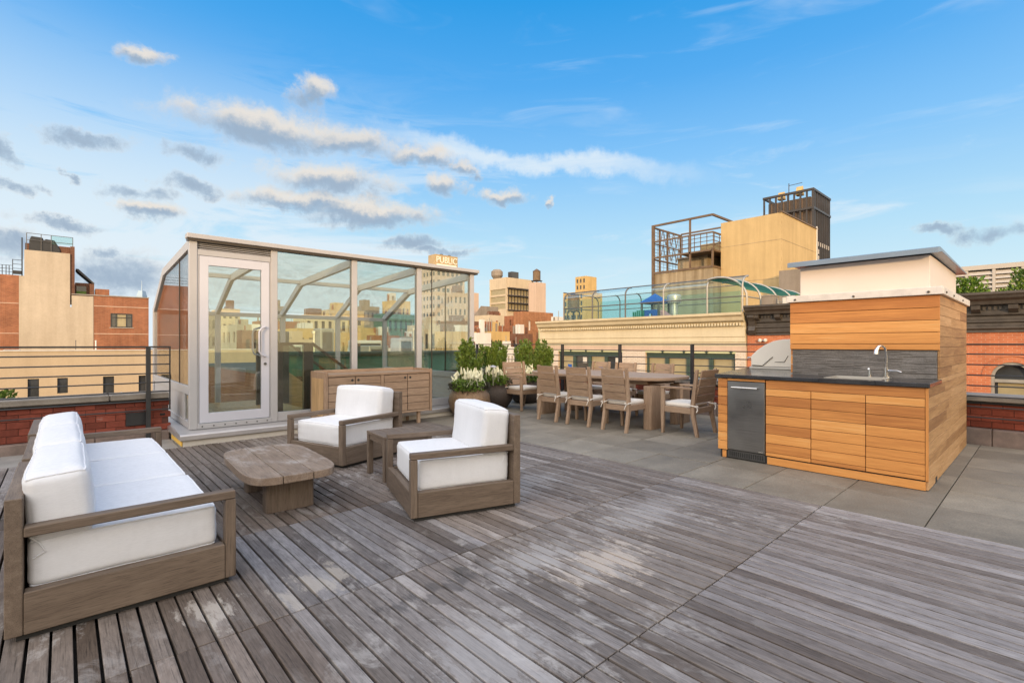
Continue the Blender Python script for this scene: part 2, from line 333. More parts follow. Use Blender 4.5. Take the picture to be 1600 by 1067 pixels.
def brickpaint(name, col, eff=0.5):
    s = N(name); v = s.offset(s.coord('Object')); w = s.coord('World')
    f = s.noise(v, 14, 6, .65)
    c = s.ramp(s.math('ADD', s.math('MULTIPLY', f, .6), s.math('MULTIPLY', s.rnd(), .4)), ((.25, tuple(q * .62 for q in col)), (.75, tuple(min(1, q * 1.3) for q in col))))
    e = s.noise(s.mapping(w, (2.2, 2.2, 6)), 1.0, 7, .72)
    c = s.mix(s.map(e, .62, .74, 0, eff), c, (.5, .42, .38))
    s.bump(f, .5, .004)
    return s.out(c, .8, 0, .3)
M['brick'] = brickpaint('old_red_brick', (.26, .068, .045), .55); M['brick_painted'] = brickpaint('red_painted_brick', (.25, .06, .035), 0.12)
# glass: what is behind it shows through, the sky reflects by angle
def glass(name, tint=(.93, .97, .95), boost=1.5, base=0.02, refl=(1, 1, 1), rough=0.0, dirt=0.0, dscale=6.0):
    m, t, b = new_mat(name); t.nodes.remove(b); o = t.nodes['Material Output']
    tr = t.nodes.new('ShaderNodeBsdfTransparent'); tr.inputs[0].default_value = (*tint, 1)
    gl = t.nodes.new('ShaderNodeBsdfGlossy'); gl.inputs[0].default_value = (*refl, 1); gl.inputs['Roughness'].default_value = rough
    fr = t.nodes.new('ShaderNodeFresnel'); fr.inputs[0].default_value = 1.5
    mu = t.nodes.new('ShaderNodeMath'); mu.operation = 'MULTIPLY_ADD'; mu.use_clamp = True; mu.inputs[1].default_value = boost; mu.inputs[2].default_value = base
    mx = t.nodes.new('ShaderNodeMixShader')
    t.links.new(fr.outputs[0], mu.inputs[0]); t.links.new(mu.outputs[0], mx.inputs[0]); t.links.new(tr.outputs[0], mx.inputs[1]); t.links.new(gl.outputs[0], mx.inputs[2]); t.links.new(mx.outputs[0], o.inputs[0])
    if dirt:   # dust, dried drips and smears
        df = t.nodes.new('ShaderNodeBsdfDiffuse'); df.inputs[0].default_value = (.30, .29, .26, 1); g = t.nodes.new('ShaderNodeNewGeometry')
        mp = t.nodes.new('ShaderNodeMapping'); mp.inputs[3].default_value = (1, 1, .45); n1 = t.nodes.new('ShaderNodeTexNoise'); n1.inputs['Scale'].default_value = dscale; n1.inputs['Detail'].default_value = 9; n1.inputs['Roughness'].default_value = .72
        n2 = t.nodes.new('ShaderNodeTexNoise'); n2.inputs['Scale'].default_value = .9; n2.inputs['Detail'].default_value = 3
        r1 = t.nodes.new('ShaderNodeMapRange'); r1.inputs[1].default_value = .46; r1.inputs[2].default_value = .72; r2 = t.nodes.new('ShaderNodeMapRange'); r2.inputs[1].default_value = .42; r2.inputs[2].default_value = .66; r2.inputs[3].default_value = .12; r2.inputs[4].default_value = 1
        mm = t.nodes.new('ShaderNodeMath'); mm.operation = 'MULTIPLY'; md = t.nodes.new('ShaderNodeMath'); md.operation = 'MULTIPLY'; md.inputs[1].default_value = dirt; m3 = t.nodes.new('ShaderNodeMixShader')
        for a, b in ((g.outputs['Position'], mp.inputs[0]), (mp.outputs[0], n1.inputs['Vector']), (g.outputs['Position'], n2.inputs['Vector']), (n1.outputs[0], r1.inputs[0]), (n2.outputs[0], r2.inputs[0]), (r1.outputs[0], mm.inputs[0]), (r2.outputs[0], mm.inputs[1]), (mm.outputs[0], md.inputs[0]), (md.outputs[0], m3.inputs[0]), (mx.outputs[0], m3.inputs[1]), (df.outputs[0], m3.inputs[2]), (m3.outputs[0], o.inputs[0])): t.links.new(a, b)
    return m
M['glass'] = glass('clear_low_iron_glass', (.94, .97, .95), 0.85, 0.032, (1.0, .95, .84), 0.0, .07, 4.0)
M['glass_side'] = glass('reflection_tinted_glass', (.90, .86, .82), 0.9, 0.02)  # brown tint stands in for a brown building mirrored in the left pane
M['glass_roof'] = glass('roof_glass', (.93, .97, .965), 0.25, 0.0, (1, 1, 1), 0.0, .22, 4.0)
M['glass_teal'] = glass('teal_screen', (.80, .91, .90), 0.25, 0.03, (.6, .8, .8), 0.3)
M['glass_guard'] = glass('green_guard_glass', (.84, .91, .87), 0.6, 0.01)
M['pane'] = paint('dark_window_glass', (.045, .05, .055), 0.08, 0.3, 1.5, 0, 0, 0.9)
M['pane_warm'] = paint('window_with_drawn_blind', (.34, .29, .17), 0.35, 0.15, 1.2, 0, 0, 0.6)
M['pane_blue'] = paint('haze_tinted_blue_glass', (.34, .46, .58), 0.5, 0.06, 0.03)  # distance haze is put into this blue of the far tower
M['netting'] = glass('green_shade_cloth', (.10, .34, .28), 0.2, 0.38, (.10, .30, .24), 0.6)

# masonry seen from afar: bricks by texture on the face's own plane
def brickwall(name, c1, c2, mort, scale=1.0, stain=0.3, bright=1.0):
    s = N(name); v = s.coord('World')
    sp = s.n('ShaderNodeSeparateXYZ'); s.put(v, sp.inputs[0])
    cb = s.n('ShaderNodeCombineXYZ'); s.put(s.math('ADD', sp.outputs[0], sp.outputs[1]), cb.inputs[0]); s.put(sp.outputs[2], cb.inputs[1])
    t = s.n('ShaderNodeTexBrick'); s.put(cb.outputs[0], t.inputs['Vector']); s.put(c1, t.inputs['Color1']); s.put(c2, t.inputs['Color2']); s.put(mort, t.inputs['Mortar'])
    s.put(1.0, t.inputs['Scale']); s.put(0.22 * scale, t.inputs['Brick Width']); s.put(0.075 * scale, t.inputs['Row Height']); s.put(0.010 * scale, t.inputs['Mortar Size'])
    f = s.noise(v, 0.5, 7, .68); g = s.noise(s.mapping(v, (2.5, 2.5, .18)), 1.0, 5, .6)
    c = s.mix(1.0, t.outputs['Color'], s.ramp(s.map(f, .3, .7), ((0, (1 - stain,) * 3), (1, (1 + stain * .5,) * 3))), 'MULTIPLY')
    c = s.mix(1.0, c, s.ramp(s.map(g, .3, .7), ((0, (1 - stain * .7,) * 3), (1, (1.05,) * 3))), 'MULTIPLY')
    s.bump(t.outputs['Fac'], 0.2, -0.01)
    return s.out(c, .85, 0, .3)
def stucco(name, col, stain=0.22, streak=0.2, lines=0.0):
    s = N(name); v = s.coord('World')
    f = s.noise(v, 0.35, 8, .68); g = s.noise(s.mapping(v, (1.4, 1.4, .10)), 1.0, 6, .62); h = s.noise(v, 9, 4, .7)
    c = s.ramp(s.map(f, .28, .72), ((0, tuple(q * (1 - stain) for q in col)), (1, tuple(min(1, q * (1 + stain * .45)) for q in col))))
    c = s.mix(1.0, c, s.ramp(s.map(g, .34, .62), ((0, (1 - streak, 1 - streak * 1.1, 1 - streak * 1.25)), (1, (1, 1, 1)))), 'MULTIPLY')
    c = s.mix(1.0, c, s.ramp(s.map(h, .3, .7), ((0, (.92,) * 3), (1, (1.03,) * 3))), 'MULTIPLY')
    s.bump(h, .15, .02)
    return s.out(c, .88, 0, .25)
M['brick_red_far'] = brickwall('far_red_brick', (.36, .13, .055), (.27, .085, .035), (.36, .22, .15), 1.2)
M['brick_red_near'] = brickwall('street_red_brick', (.58, .19, .085), (.47, .14, .06), (.52, .26, .16), 1.0, .22)
M['brick_orange_far'] = brickwall('far_orange_brick', (.44, .18, .075), (.33, .12, .05), (.4, .26, .16), 1.4)
M['brick_brown_far'] = brickwall('far_brown_brick', (.20, .085, .05), (.14, .055, .03), (.22, .14, .1), 1.4)
M['cream_far'] = stucco('cream_stucco', (.52, .445, .345), .14, .13)
M['cream_low'] = stucco('cream_painted_brick', (.52, .42, .295), .08, .06)
M['cornice_cream'] = stucco('cream_painted_cornice', (.66, .585, .42), .08, .10)
M['cornice_dark'] = paint('dark_bronze_painted_cornice', (.070, .060, .052), 0.45, 0.3, 3, 0, 0.1, coord='World')
M['tan'] = stucco('tan_stucco', (.58, .43, .22), .12, .14)
M['concrete_far'] = stucco('stained_concrete', (.44, .36, .245), .3, .42)
M['steel_rust'] = paint('weathered_brown_steel', (.16, .105, .065), 0.6, 0.3, 1.5, 0.2, coord='World')
M['steel_black'] = paint('dark_tower_steel', (.055, .048, .045), 0.45, 0.2, .5, 0.2, coord='World')
M['tower_panel'] = paint('tower_brown_mesh_panel', (.18, .125, .085), 0.6, 0.2, .5, coord='World')
M['pale_far'] = stucco('pale_stone', (.60, .50, .36), .12, .1); M['pink_far'] = stucco('pinkish_stone', (.60, .46, .36), .08, .1)
M['white_far'] = stucco('white_render', (.72, .70, .66), .1, .12); M['grey_far'] = stucco('grey_render', (.30, .26, .22), .2, .2)
M['yellow_far'] = stucco('ochre_brick', (.60, .42, .18), .14, .15); M['green_far'] = stucco('verdigris_copper', (.10, .22, .17), .3, .35)
M['greenpale_far'] = stucco('pale_green_copper', (.46, .50, .31), .2, .15)
M['roof_dark'] = paint('tar_roof', (.09, .088, .085), 0.9, 0.3, .6, 0, 0.2, coord='World'); M['roof_pale'] = paint('pale_roof_membrane', (.55, .53, .50), .8, .15, .6, 0, .1, coord='World')
M['asphalt'] = paint('street_asphalt', (.05, .05, .052), .9, .25, .4, 0, .2, coord='World')
M['greenframe'] = paint('green_window_frame', (.045, .075, .06), .5, .15, 4); M['star'] = paint('dark_green_iron', (.05, .075, .05), .5, .2, 6)
M['lintel'] = stucco('pale_green_lintel', (.55, .56, .34), .08, .08)
M['whitebrick'] = paint('white_painted_brick', (.66, .60, .52), .8, .12, 3, 0, .2, obj=.15)
M['blue_plastic'] = paint('blue_plastic', (.015, .10, .42), .4, .1, 3); M['green_plastic'] = paint('green_plastic', (.02, .22, .15), .4, .1, 3)
M['pink_plastic'] = paint('faded_pink_plastic', (.48, .26, .27), .45, .1, 3); M['galv'] = paint('galvanised_pipe', (.40, .38, .34), .42, .15, 3, .5)
M['fencepipe'] = paint('grey_fence_pipe', (.13, .125, .12), .5, .15, 3, .3)
M['tank'] = wood('old_tank_staves', 2, ((0, (.10, .065, .04)), (1, (.26, .18, .11))), .8, 3.0, .4, .1, .1)
M['louvre'] = paint('pale_grey_louvre', (.46, .42, .37), .55, .06, 2); M['chimney'] = paint('pale_painted_metal', (.70, .62, .56), .55, .04, 2, 0, .03)
M['flash_white'] = paint('worn_white_flashing', (.70, .655, .61), .5, .14, 8, 0.0, .12, fine=.1)
M['roofcap'] = paint('blue_grey_zinc', (.20, .26, .34), .35, .08, 3, .35)
def potmat(name, a, b, glint):
    s = N(name); v = s.coord('Object'); vo = s.n('ShaderNodeTexVoronoi'); s.put(v, vo.inputs['Vector']); s.put(85.0, vo.inputs['Scale'])
    n = s.noise(v, 7, 5, .65); k = s.math('ADD', s.math('MULTIPLY', vo.outputs['Distance'], .9), s.math('MULTIPLY', n, .5))
    c = s.ramp(k, ((.2, b), (.75, a))); s.bump(vo.outputs['Distance'], .8, .006)
    return s.out(c, glint, .25, .6)
M['pot_bronze'] = potmat('hammered_bronze_clay', (.20, .125, .07), (.50, .33, .18), .36); M['pot_dark'] = potmat('rough_dark_clay', (.06, .047, .04), (.16, .12, .098), .6)
M['soil'] = paint('potting_soil', (.03, .022, .016), .95, .3, 20)
def leafmat(name, stops, trans=.25):
    s = N(name); v = s.coord('Object'); n = s.noise(v, 9, 4, .6); n2 = s.noise(v, 55, 2, .6)
    c = s.ramp(s.math('ADD', s.math('MULTIPLY', n, .55), s.math('MULTIPLY', n2, .45)), stops)
    s.put(trans, s.b.inputs['Transmission Weight']) if False else None
    return s.out(c, .5, 0, .4)
M['leaf'] = leafmat('evergreen_leaf', ((.3, (.04, .078, .013)), (.5, (.095, .165, .024)), (.7, (.24, .30, .05))))
M['leaf_light'] = leafmat('fresh_leaf', ((.3, (.06, .12, .015)), (.5, (.11, .20, .025)), (.7, (.20, .28, .05))))
M['leaf_purple'] = leafmat('purple_leaf', ((.3, (.022, .026, .016)), (.5, (.045, .045, .028)), (.7, (.09, .08, .05))))
M['flower'] = paint('white_blossom', (.80, .80, .62), .7, .08, 30); M['stem'] = paint('woody_stem', (.09, .065, .035), .8, .2, 20)
M['hood_plate'] = paint('satin_steel_plate', (.84, .80, .72), .5, .03, 3, .0, .02)
def lit_sign():
    s = N('lit_sign_letters'); s.put((1, .93, .78, 1), s.b.inputs['Emission Color']); s.put(0.20, s.b.inputs['Emission Strength'])
    return s.out((.80, .72, .58), .5)
M['sign_letter'] = lit_sign(); M['sign_face'] = paint('gilded_sign_face', (.45, .33, .17), .5, .15, .3, coord='World')

# ------------------------------------------------------------------ mesh helpers
class MB:
    def __init__(s): s.v = []; s.f = []
    def poly(s, pts): k = len(s.v); s.v += [tuple(p) for p in pts]; s.f.append(tuple(range(k, k + len(pts)))); return s
    def box(s, x0, x1, y0, y1, z0, z1):
        if x1 < x0: x0, x1 = x1, x0
        if y1 < y0: y0, y1 = y1, y0
        if z1 < z0: z0, z1 = z1, z0
        k = len(s.v)
        s.v += [(x, y, z) for z in (z0, z1) for (x, y) in ((x0, y0), (x1, y0), (x1, y1), (x0, y1))]
        s.f += [tuple(k + i for i in f) for f in ((3, 2, 1, 0), (4, 5, 6, 7), (0, 1, 5, 4), (1, 2, 6, 5), (2, 3, 7, 6), (3, 0, 4, 7))]; return s
    def prism(s, pts, axis, a, b):
        """extrude a closed outline along an axis; outline coordinates are the other two axes in order"""
        def P(p, t):
            q = list(p); q.insert(axis, t); return tuple(q)
        k = len(s.v); n = len(pts); s.v += [P(p, a) for p in pts] + [P(p, b) for p in pts]
        s.f += [tuple(range(k + n - 1, k - 1, -1)), tuple(range(k + n, k + 2 * n))]
        s.f += [(k + i, k + (i + 1) % n, k + n + (i + 1) % n, k + n + i) for i in range(n)]; return s
    def bar(s, p, q, w, h=None, up=(0, 0, 1)):
        h = h or w; p = Vector(p); q = Vector(q); d = (q - p).normalized(); u = Vector(up)
        if abs(d.dot(u)) > .98: u = Vector((1, 0, 0))
        a = d.cross(u).normalized(); b = a.cross(d).normalized(); k = len(s.v)
        for c in (p, q): s.v += [tuple(c + a * i * w / 2 + b * j * h / 2) for i, j in ((-1, -1), (1, -1), (1, 1), (-1, 1))]
        s.f += [tuple(k + i for i in f) for f in ((3, 2, 1, 0), (4, 5, 6, 7), (0, 1, 5, 4), (1, 2, 6, 5), (2, 3, 7, 6), (3, 0, 4, 7))]; return s
    def tube(s, pts, r, n=8, cap=True):
        pts = [Vector(p) for p in pts]; rs = r if isinstance(r, (list, tuple)) else [r] * len(pts); k = len(s.v); ref = None
        for i, p in enumerate(pts):
            d = (pts[min(i + 1, len(pts) - 1)] - pts[max(i - 1, 0)]).normalized()
            if ref is None: ref = Vector((0, 0, 1)) if abs(d.z) < .9 else Vector((1, 0, 0))
            a = d.cross(ref).normalized(); b = d.cross(a).normalized(); ref = a.cross(d) if a.cross(d).length > .1 else ref
            s.v += [tuple(p + (a * math.cos(2 * math.pi * j / n) + b * math.sin(2 * math.pi * j / n)) * rs[i]) for j in range(n)]
        for i in range(len(pts) - 1):
            s.f += [(k + i * n + j, k + i * n + (j + 1) % n, k + (i + 1) * n + (j + 1) % n, k + (i + 1) * n + j) for j in range(n)]
        if cap: s.f += [tuple(range(k + n - 1, k - 1, -1)), tuple(range(k + (len(pts) - 1) * n, k + len(pts) * n))]
        return s
    def lathe(s, prof, n=24, c=(0, 0)):
        k = len(s.v)
        for r, z in prof: s.v += [(c[0] + r * math.cos(2 * math.pi * j / n), c[1] + r * math.sin(2 * math.pi * j / n), z) for j in range(n)]
        for i in range(len(prof) - 1): s.f += [(k + i * n + j, k + i * n + (j + 1) % n, k + (i + 1) * n + (j + 1) % n, k + (i + 1) * n + j) for j in range(n)]
        s.f += [tuple(range(k + n - 1, k - 1, -1)), tuple(range(k + (len(prof) - 1) * n, k + len(prof) * n))]; return s
    def mesh(s, name, bevel=0.0, seg=1, smooth=False, shift=None):
        me = bpy.data.meshes.new(name); v = s.v
        if shift is not None: v = [(a - shift[0], b - shift[1], c - shift[2]) for a, b, c in v]
        me.from_pydata(v, [], s.f)
        bm = bmesh.new(); bm.from_mesh(me); bmesh.ops.recalc_face_normals(bm, faces=bm.faces)
        if bevel:
            es = [e for e in bm.edges if len(e.link_faces) == 2 and e.calc_face_angle(0) > .5]
            bmesh.ops.bevel(bm, geom=es, offset=bevel, segments=seg, affect='EDGES', profile=.6, clamp_overlap=True)
        if smooth:
            for f in bm.faces: f.smooth = True
            for e in bm.edges:
                if len(e.link_faces) == 2 and e.calc_face_angle(0) > .7: e.smooth = False
        bm.to_mesh(me); bm.free(); return me
    def obj(s, name, mat, parent=None, bevel=0.0, seg=1, smooth=False, world=True):
        sh = parent_world(parent) if (world and parent is not None) else None
        return link(name, s.mesh(name, bevel, seg, smooth, sh), mat, parent)
def parent_world(p):
    v = Vector((0, 0, 0))
    while p is not None: v = v + Vector(p.location); p = p.parent
    return v
def link(name, me, mat, parent=None, loc=(0, 0, 0), rot=(0, 0, 0)):
    if mat is not None and not me.materials:
        me.materials.append(M[mat] if isinstance(mat, str) else mat)
    o = bpy.data.objects.new(name, me); scene.collection.objects.link(o); o.parent = parent; o.location = loc; o.rotation_euler = rot; return o
def tag(o, label, cat, group=None):
    o['label'] = label; o['category'] = cat
    if group: o['group'] = group
    return o
def thing(name, label, cat, loc=(0, 0, 0), rz=0.0, group=None):
    o = bpy.data.objects.new(name, None); o.empty_display_size = .2; scene.collection.objects.link(o); o.location = loc; o.rotation_euler = (0, 0, rz)
    return tag(o, label, cat, group)
def struct(o, label=None):
    o['kind'] = 'structure'
    if label: o['label'] = label
    return o
def stuff(o): o['kind'] = 'stuff'; return o
def box(name, mat, parent, x0, x1, y0, y1, z0, z1, bevel=0.0, world=True, seg=1):
    return MB().box(x0, x1, y0, y1, z0, z1).obj(name, mat, parent, bevel, seg, False, world)
def copy_thing(root, loc, rz, label, group=None):
    r = root.copy(); scene.collection.objects.link(r); r.location = loc; r.rotation_euler = (0, 0, rz); r['label'] = label
    if group: r['group'] = group
    for ch in list(root.children):
        c = ch.copy(); scene.collection.objects.link(c); c.parent = r
        for g in list(ch.children):
            d = g.copy(); scene.collection.objects.link(d); d.parent = c
    return r
def project(x, y, z):
    w = x * FW[0] + y * FW[1]
    if w < .2: return None
    return (800 + 767 * (x * RT[0] + y * RT[1]) / w, 538 - 767 * (z - CAM_H) / w, w)
def facade(mb, axis, plane, out, u0, u1, z0, z1, holes, depth):
    """a wall face on plane x=plane (axis 0) or y=plane (axis 1) with real openings; holes = (ua, ub, za, zb); out = +1/-1 side the wall faces"""
    us = sorted({u0, u1, *[h[0] for h in holes], *[h[1] for h in holes]}); zs = sorted({z0, z1, *[h[2] for h in holes], *[h[3] for h in holes]})
    P = (lambda u, z, d=0: (plane - out * d, u, z)) if axis == 0 else (lambda u, z, d=0: (u, plane - out * d, z))
    for a, b in zip(us, us[1:]):
        for c, d in zip(zs, zs[1:]):
            m = ((a + b) / 2, (c + d) / 2)
            if any(h[0] < m[0] < h[1] and h[2] < m[1] < h[3] for h in holes): continue
            mb.poly([P(a, c), P(b, c), P(b, d), P(a, d)])
    for (a, b, c, d) in holes:
        mb.poly([P(a, c), P(b, c), P(b, c, depth), P(a, c, depth)]); mb.poly([P(a, d), P(b, d), P(b, d, depth), P(a, d, depth)])
        mb.poly([P(a, c), P(a, d), P(a, d, depth), P(a, c, depth)]); mb.poly([P(b, c), P(b, d), P(b, d, depth), P(b, c, depth)])
    return mb
def cushion_mesh(name, w, d, h, r, puff=.02, seed=1, n=14, wob=.006, sag=0.0):
    """a stuffed boxed cushion, centred on x/y, its base on z=0; returns its mesh and the mesh of its piping"""
    bm = bmesh.new(); bmesh.ops.create_cube(bm, size=2.0); bmesh.ops.subdivide_edges(bm, edges=bm.edges[:], cuts=n, use_grid_fill=True)
    hw, hd, hh = w / 2, d / 2, h / 2; loops = {1: [], -1: []}
    for v in bm.verts:
        p = v.co.copy(); c = Vector((p.x * hw, p.y * hd, p.z * hh))
        inner = Vector((max(-hw + r, min(hw - r, c.x)), max(-hd + r, min(hd - r, c.y)), max(-hh + r, min(hh - r, c.z))))
        dv = c - inner; nrm = dv.normalized() if dv.length > 1e-6 else Vector((0, 0, 1))
        if dv.length > 1e-6:
            k = max(abs(dv.x), abs(dv.y), abs(dv.z)); c = inner + nrm * k
        fx, fy, fz = 1 - min(1, abs(p.x)) ** 2.4, 1 - min(1, abs(p.y)) ** 2.4, 1 - min(1, abs(p.z)) ** 2.4
        c.z += math.copysign(puff, p.z) * fx * fy * (abs(p.z) > .6); c.x += math.copysign(puff * .6, p.x) * fy * fz * (abs(p.x) > .6); c.y += math.copysign(puff * .6, p.y) * fx * fz * (abs(p.y) > .6)
        q = Vector((c.x * 4 + seed * 3.1, c.y * 4, c.z * 5)); c += Vector((mnoise.noise(q), mnoise.noise(q + Vector((9, 0, 0))), mnoise.noise(q + Vector((0, 9, 0))))) * wob
        # creases run out from the corners and along the edges
        e = Vector((c.x * 9 + seed * 1.7, c.y * 22, c.z * 14)); e2 = Vector((c.x * 24 - seed, c.y * 8, c.z * 14))
        edge = 1 - min(fx if abs(p.x) < 1 else 1, fy if abs(p.y) < 1 else 1) * .75
        c += nrm * (-abs(mnoise.noise(e)) - abs(mnoise.noise(e2))) * .0045 * edge
        if p.z > 0: c.z -= sag * fx * fy
        v.co = (c.x, c.y, c.z + hh)
        if abs(abs(p.z) - 1) < 1e-5 and (abs(abs(p.x) - 1) < 1e-5 or abs(abs(p.y) - 1) < 1e-5): loops[1 if p.z > 0 else -1].append((math.atan2(p.y, p.x), v.co.copy(), nrm))
    for f in bm.faces: f.smooth = True
    me = bpy.data.meshes.new(name); bm.to_mesh(me); bm.free(); pip = MB()
    for L in loops.values():
        L.sort(key=lambda t: t[0]); pts = [c + nn * .0012 for _, c, nn in L]; pip.tube(pts + pts[:1], .0042, 6, False)
    return me, pip.mesh('piping', smooth=True)
def cushion(name, mat, parent, loc, rot, *a, **k):
    me, pip = cushion_mesh(name, *a, **k); o = link(name, me, mat, parent, loc, rot); link('piping', pip, mat, o); return o
def leaf_cloud(name, count, pick, size, mat, parent, seed=3, fold=.35, ar=.45):
    """many leaf-sized folded faces spread where pick() puts them, joined as one crown"""
    rr = random.Random(seed); mb = MB()
    for _ in range(count):
        p, nrm = pick(rr); p = Vector(p); d = (Vector(nrm) + Vector((rr.gauss(0, .6), rr.gauss(0, .6), rr.gauss(.25, .5)))).normalized()
        L = size * rr.uniform(.65, 1.3); s = d.cross(Vector((rr.gauss(0, 1), rr.gauss(0, 1), rr.gauss(0, 1)))).normalized() * L * ar; up = s.cross(d).normalized() * L * fold * .4
        a, b, c = p, p + d * L * .5, p + d * L
        mb.poly([a, b + s + up, c]); mb.poly([a, c, b - s + up])
    return mb.obj(name, mat, parent, world=False)

# ================================================================== the terrace
PIT = .0775; MOD = 1.236; X_EDGE = 4.535
slab = struct(MB().box(-6, 8.95, -7, 7.42, -.5, -.08).box(-6, 1.2, 7.42, 8.45, -.5, -.08).box(5.98, 8.95, 7.42, 11.9, -.5, -.08).obj('roof_slab', 'roof_dark'))
base = struct(box('timber_deck', 'shadow_gap', None, -3.2, X_EDGE - .003, -3.75, 7.41, -.075, -.06), 'weathered timber deck of panels laid end to end')
def board_mesh(w, l): return MB().box(-w / 2, w / 2, -l / 2, l / 2, -.03, 0).mesh('deck_board', .002)
bm_std = board_mesh(PIT - .0112, MOD - .007)
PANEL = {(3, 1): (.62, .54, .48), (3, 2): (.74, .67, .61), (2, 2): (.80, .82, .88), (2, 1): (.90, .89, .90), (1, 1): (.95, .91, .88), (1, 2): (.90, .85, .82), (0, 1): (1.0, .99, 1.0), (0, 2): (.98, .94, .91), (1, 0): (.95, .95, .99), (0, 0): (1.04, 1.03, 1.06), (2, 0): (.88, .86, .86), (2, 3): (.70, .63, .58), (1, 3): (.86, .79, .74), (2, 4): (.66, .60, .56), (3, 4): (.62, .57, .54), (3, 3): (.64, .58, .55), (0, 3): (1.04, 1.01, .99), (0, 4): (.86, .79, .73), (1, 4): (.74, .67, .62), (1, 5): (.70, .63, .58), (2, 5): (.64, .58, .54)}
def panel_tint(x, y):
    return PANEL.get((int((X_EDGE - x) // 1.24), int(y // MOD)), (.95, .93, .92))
cand = []
for k in range(-3, 6):
    for i in range(99):
        x = X_EDGE - .004 - PIT * (i + .5)
        if x < -3.1: break
        y = MOD * (k + .5) + .002
        area = 0
        q = [project(x, y + d, 0) for d in (-.6, -.3, 0, .3, .6)]
        for p in q:
            if p and -20 < p[0] < 1620 and p[1] < 1090: area += 1 / p[2] ** 3
        cand.append((area, x, y))
cand.sort(key=lambda c: -c[0])
rest = MB()
for n_, (a, x, y) in enumerate(cand):
    dz, dx = rng.uniform(-.0022, .0012), rng.uniform(-.0012, .0012)
    if n_ < 300:
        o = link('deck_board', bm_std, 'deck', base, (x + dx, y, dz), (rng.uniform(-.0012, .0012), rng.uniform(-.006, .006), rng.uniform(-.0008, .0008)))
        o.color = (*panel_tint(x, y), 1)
    else:
        w, l = PIT - .0112, MOD - .007; rest.box(x + dx - w / 2, x + dx + w / 2, y - l / 2, y + l / 2, -.028, dz)
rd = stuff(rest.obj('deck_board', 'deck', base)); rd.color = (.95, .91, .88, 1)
# flagstones beyond the timber
pave = struct(box('stone_paving', 'shadow_gap', None, X_EDGE, 8.93, -3.75, 11.9, -.049, -.034), 'dark square flagstones laid in rows beside the timber deck')
xs = [X_EDGE + .003, 5.225] + [5.225 + .63 * i for i in range(1, 6)] + [8.75]
YS = [-.03 + .633 * i for i in range(-6, 19)]
cache = {}
for a, b in zip(xs, xs[1:]):
    for c, d in zip(YS, YS[1:]):
        if b < 6.2 and c > 7.3: continue
        w, l = round(b - a - .007, 3), round(d - c - .007, 3)
        if (w, l) not in cache: cache[(w, l)] = MB().box(-w / 2, w / 2, -l / 2, l / 2, -.03, 0).mesh('flagstone', .003)
        link('flagstone', cache[(w, l)], 'paver', pave, ((a + b) / 2, (c + d) / 2, rng.uniform(-.003, .001)), (rng.uniform(-.002, .002), rng.uniform(-.002, .002), 0))
struct(box('roof_edge_strip', 'concrete', None, -3.2, 1.08, 7.425, 8.2, -.049, -.006), 'pale concrete strip between deck and brick parapet')

# ------------------------------------------------------------------ parapets of single bricks
def parapet(name, label, along, plane, a0, a1, zb, rows, brick_mat, out, cop_z0, cop_z1, base_to, coplen):
    t = thing(name, label, 'wall', (plane, a0, 0) if along == 1 else (a0, plane, 0))
    th = .30
    def B(nm, mt, u0, u1, d0, d1, z0, z1, bev=0):
        lo, hi = sorted((plane + out * d0, plane + out * d1))
        return box(nm, mt, t, *((lo, hi, u0, u1) if along == 1 else (u0, u1, lo, hi)), z0, z1, bev)
    B('core', 'mortar', a0, a1, .012, th, -.3, cop_z0)
    BL, BH = .205, (cop_z0 - zb) / rows
    bmsh = (MB().box(0, .09, -BL / 2 + .0025, BL / 2 - .0025, -BH / 2 + .0025, BH / 2 - .0025) if along == 1 else MB().box(-BL / 2 + .0025, BL / 2 - .0025, 0, .09, -BH / 2 + .0025, BH / 2 - .0025)).mesh('brick', .004)
    for r in range(rows):
        u = a0 + (BL / 2 if r % 2 else 0)
        while u < a1 - BL * .4:
            d = rng.uniform(0, .004) * out
            c = u + BL / 2; z = zb + BH * (r + .5)
            loc = (plane + (d if out > 0 else d - .09) - t.location.x, c - t.location.y, z) if along == 1 else (c - t.location.x, plane + (d if out > 0 else d - .09) - t.location.y, z)
            link('brick', bmsh, brick_mat, t, loc); u += BL
    u = a0
    while u < a1:
        e = min(a1, u + coplen)
        B('coping_stone', 'coping', u + .004, e - .004, -.07, th + .08, cop_z0 + .02, cop_z1, .012); u = e
    B('lead_strip', 'shadow_gap', a0, a1, -.035, th, cop_z0 - .012, cop_z0 + .018)
    u = a0
    while u < a1:
        e = min(a1, u + .9)
        B('base_stone', 'stonebase', u + .003, e - .003, -base_to, .011, -.2, zb - .006, .008); u = e
    return t
pl = parapet('brick_parapet', 'low red brick parapet with limestone coping behind the white sofa', 0, 8.45, -4.2, 1.10, .10, 5, 'brick', 1, .525, .625, .10, 1.55)
box('vent_cover', 'blackmetal', pl, .62, .86, 8.435, 8.455, .19, .37, .004)
box('vent_cover', 'shadow_gap', pl, 1.0, 1.06, 8.44, 8.455, .30, .33, .004)
pr_ = parapet('brick_parapet', 'low red painted brick parapet behind the outdoor kitchen and dining table', 1, 8.95, -4.0, 11.9, .205, 4, 'brick_painted', 1, .53, .635, .14, 1.9)

